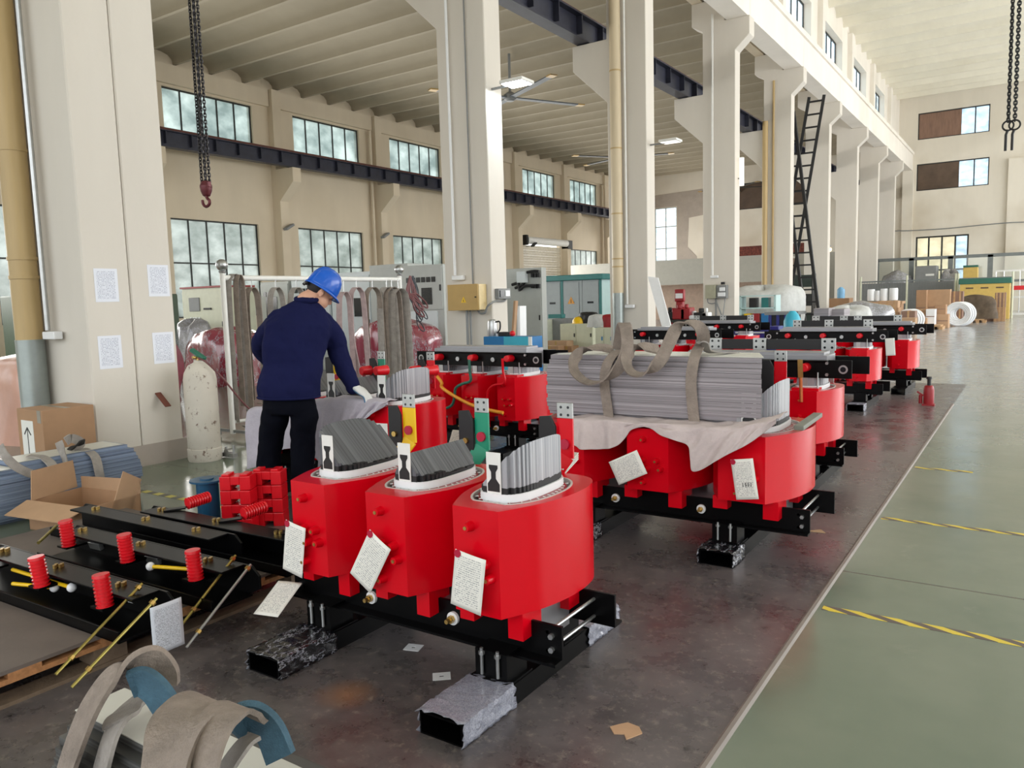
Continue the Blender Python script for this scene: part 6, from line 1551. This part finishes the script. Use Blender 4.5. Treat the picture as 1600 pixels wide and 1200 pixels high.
# shoes
for a_ in (anL, anR):
    b = MB(); f_ = FW_; 
    body_loft(b, [(a_+f_*d_+Vector((0, 0, h_-.09)), w_, h2, RW_) for d_, h_, w_, h2 in ((0, .0, .042, .07), (0.0, .04, .045, .07), (0.0, .09, .045, .05))])
    b.sphere(a_+f_*.12-O+Vector((0, 0, -.055)), .05, sq=(1, 1.5, .65)); b.sphere(a_+f_*.03-O+Vector((0, 0, -.05)), .048, sq=(1, 1.6, .8))
    o = finish(b, 'shoe', M_shoe, .01)
# helmet
b = MB(); n = 28; vs = []; prof = [(1.02, -.01), (1.0, .02), (.98, .05), (.93, .085), (.82, .12), (.64, .15), (.38, .168), (.0, .175)]
for r_, z in prof:
    for i in range(n): t_ = 2*PI*i/n; rdg = .006 if abs(math.sin(t_)) > .97 and z > .06 else 0; vs.append(tuple(H(.098*r_*math.cos(t_), -.003+.117*r_*math.sin(t_), .020+z*.93+rdg)-O))
fs = [(j*n+i, j*n+(i+1) % n, (j+1)*n+(i+1) % n, (j+1)*n+i) for j in range(len(prof)-1) for i in range(n)]
hm = b.add(vs, fs).build('helmet', M_helm, per, ang=60); solidify(hm, .006)
b = MB(); vs = []
for r_, z in ((1.0, 0.012), (1.05, .004), (1.09, -.006)):
    for i in range(n): t_ = 2*PI*i/n; ex = .26*max(0, math.sin(t_))**2*(r_-1)/.09; vs.append(tuple(H(.098*r_*math.cos(t_), -.003+.117*(r_+ex)*math.sin(t_), .017+z)-O))
fs = [(j*n+i, j*n+(i+1) % n, (j+1)*n+(i+1) % n, (j+1)*n+i) for j in range(2) for i in range(n)]
solidify(b.add(vs, fs).build('helmet_brim', M_helm, hm, ang=60), .005)
b = MB(); b.tube([H(.088*math.cos(t_), -.005+.106*math.sin(t_), .03)-O for t_ in [2*PI*i/24 for i in range(24)]], .012, 8, True)
b.tube([H(.04*math.cos(t_), -.118, -.012+.03*math.sin(t_)*.4)-O for t_ in [PI*i/8 for i in range(9)]], .012, 8); b.build('helmet_harness', M_blackm, hm)
# gloves with five fingers each
def glove(w_, d, side, nrm, flat=True):
    "w_ wrist point, d hand direction, side towards the thumb, nrm back of the hand"
    d = d.normalized(); side = (side-d*side.dot(d)).normalized(); nrm = d.cross(side); 
    if nrm.z < 0: nrm = -nrm
    b = MB()
    rings = []
    for t_, wd_, th_ in ((-.04, .036, .030), (0, .034, .024), (.03, .040, .022), (.07, .044, .018), (.095, .042, .014)):
        c = w_+d*t_; rings.append([tuple(c-O+side*(wd_*math.cos(2*PI*i/18))+nrm*(th_*math.sin(2*PI*i/18))) for i in range(18)])
    b.loft(rings)
    for k, (off, L, r_) in enumerate(((.030, .072, .0095), (.010, .080, .010), (-.011, .075, .0095), (-.030, .060, .0085))):
        p0 = w_+d*.085+side*off; sp_ = d+side*(off*2.2)
        p1 = p0+sp_*(L*.45)-nrm*.004; p2 = p1+sp_*(L*.3)-nrm*.014; p3 = p2+sp_*(L*.2)-nrm*.016
        b.tube([p-O for p in crom([p0, p1, p2, p3], 4)], r_, 10); b.sphere(p3-O, r_)
    p0 = w_+d*.025+side*.03; p1 = p0+side*.028+d*.022-nrm*.008; p2 = p1+side*.012+d*.03-nrm*.012
    b.tube([p-O for p in crom([p0, p1, p2], 4)], .0115, 10); b.sphere(p2-O, .0115)
    g = finish(b, 'glove', M_glv, .0035, sm=2)
    q = MB(); c0 = w_+d*.05-nrm*.010
    rings = [[tuple(w_+d*t_-nrm*.008-O+side*(wd_*math.cos(2*PI*i/16))+nrm*(th_*math.sin(2*PI*i/16))) for i in range(16)] for t_, wd_, th_ in ((.01, .034, .018), (.04, .0405, .018), (.09, .042, .014))]
    q.loft(rings)
    for off, L in ((.030, .066), (.010, .074), (-.011, .069), (-.030, .054)):
        p0 = w_+d*.085+side*off-nrm*.005; sp_ = d+side*(off*2.2); p1 = p0+sp_*(L*.45)-nrm*.004; p2 = p1+sp_*(L*.3)-nrm*.014; p3 = p2+sp_*(L*.22)-nrm*.016
        q.tube([p-O for p in crom([p0, p1, p2, p3], 4)], .0095, 8)
    q.build('rubber_palm', M_glb, g); return g
glove(wrR+(hdR-wrR)*.3+Vector((0, -.01, .03)), (hdR-wrR)+Vector((.06, .03, -.03)), Vector((-.2, 1, .1)), None)
glove(wrL, Vector((.5, .75, -.3)), Vector((.8, -.3, .2)), None)
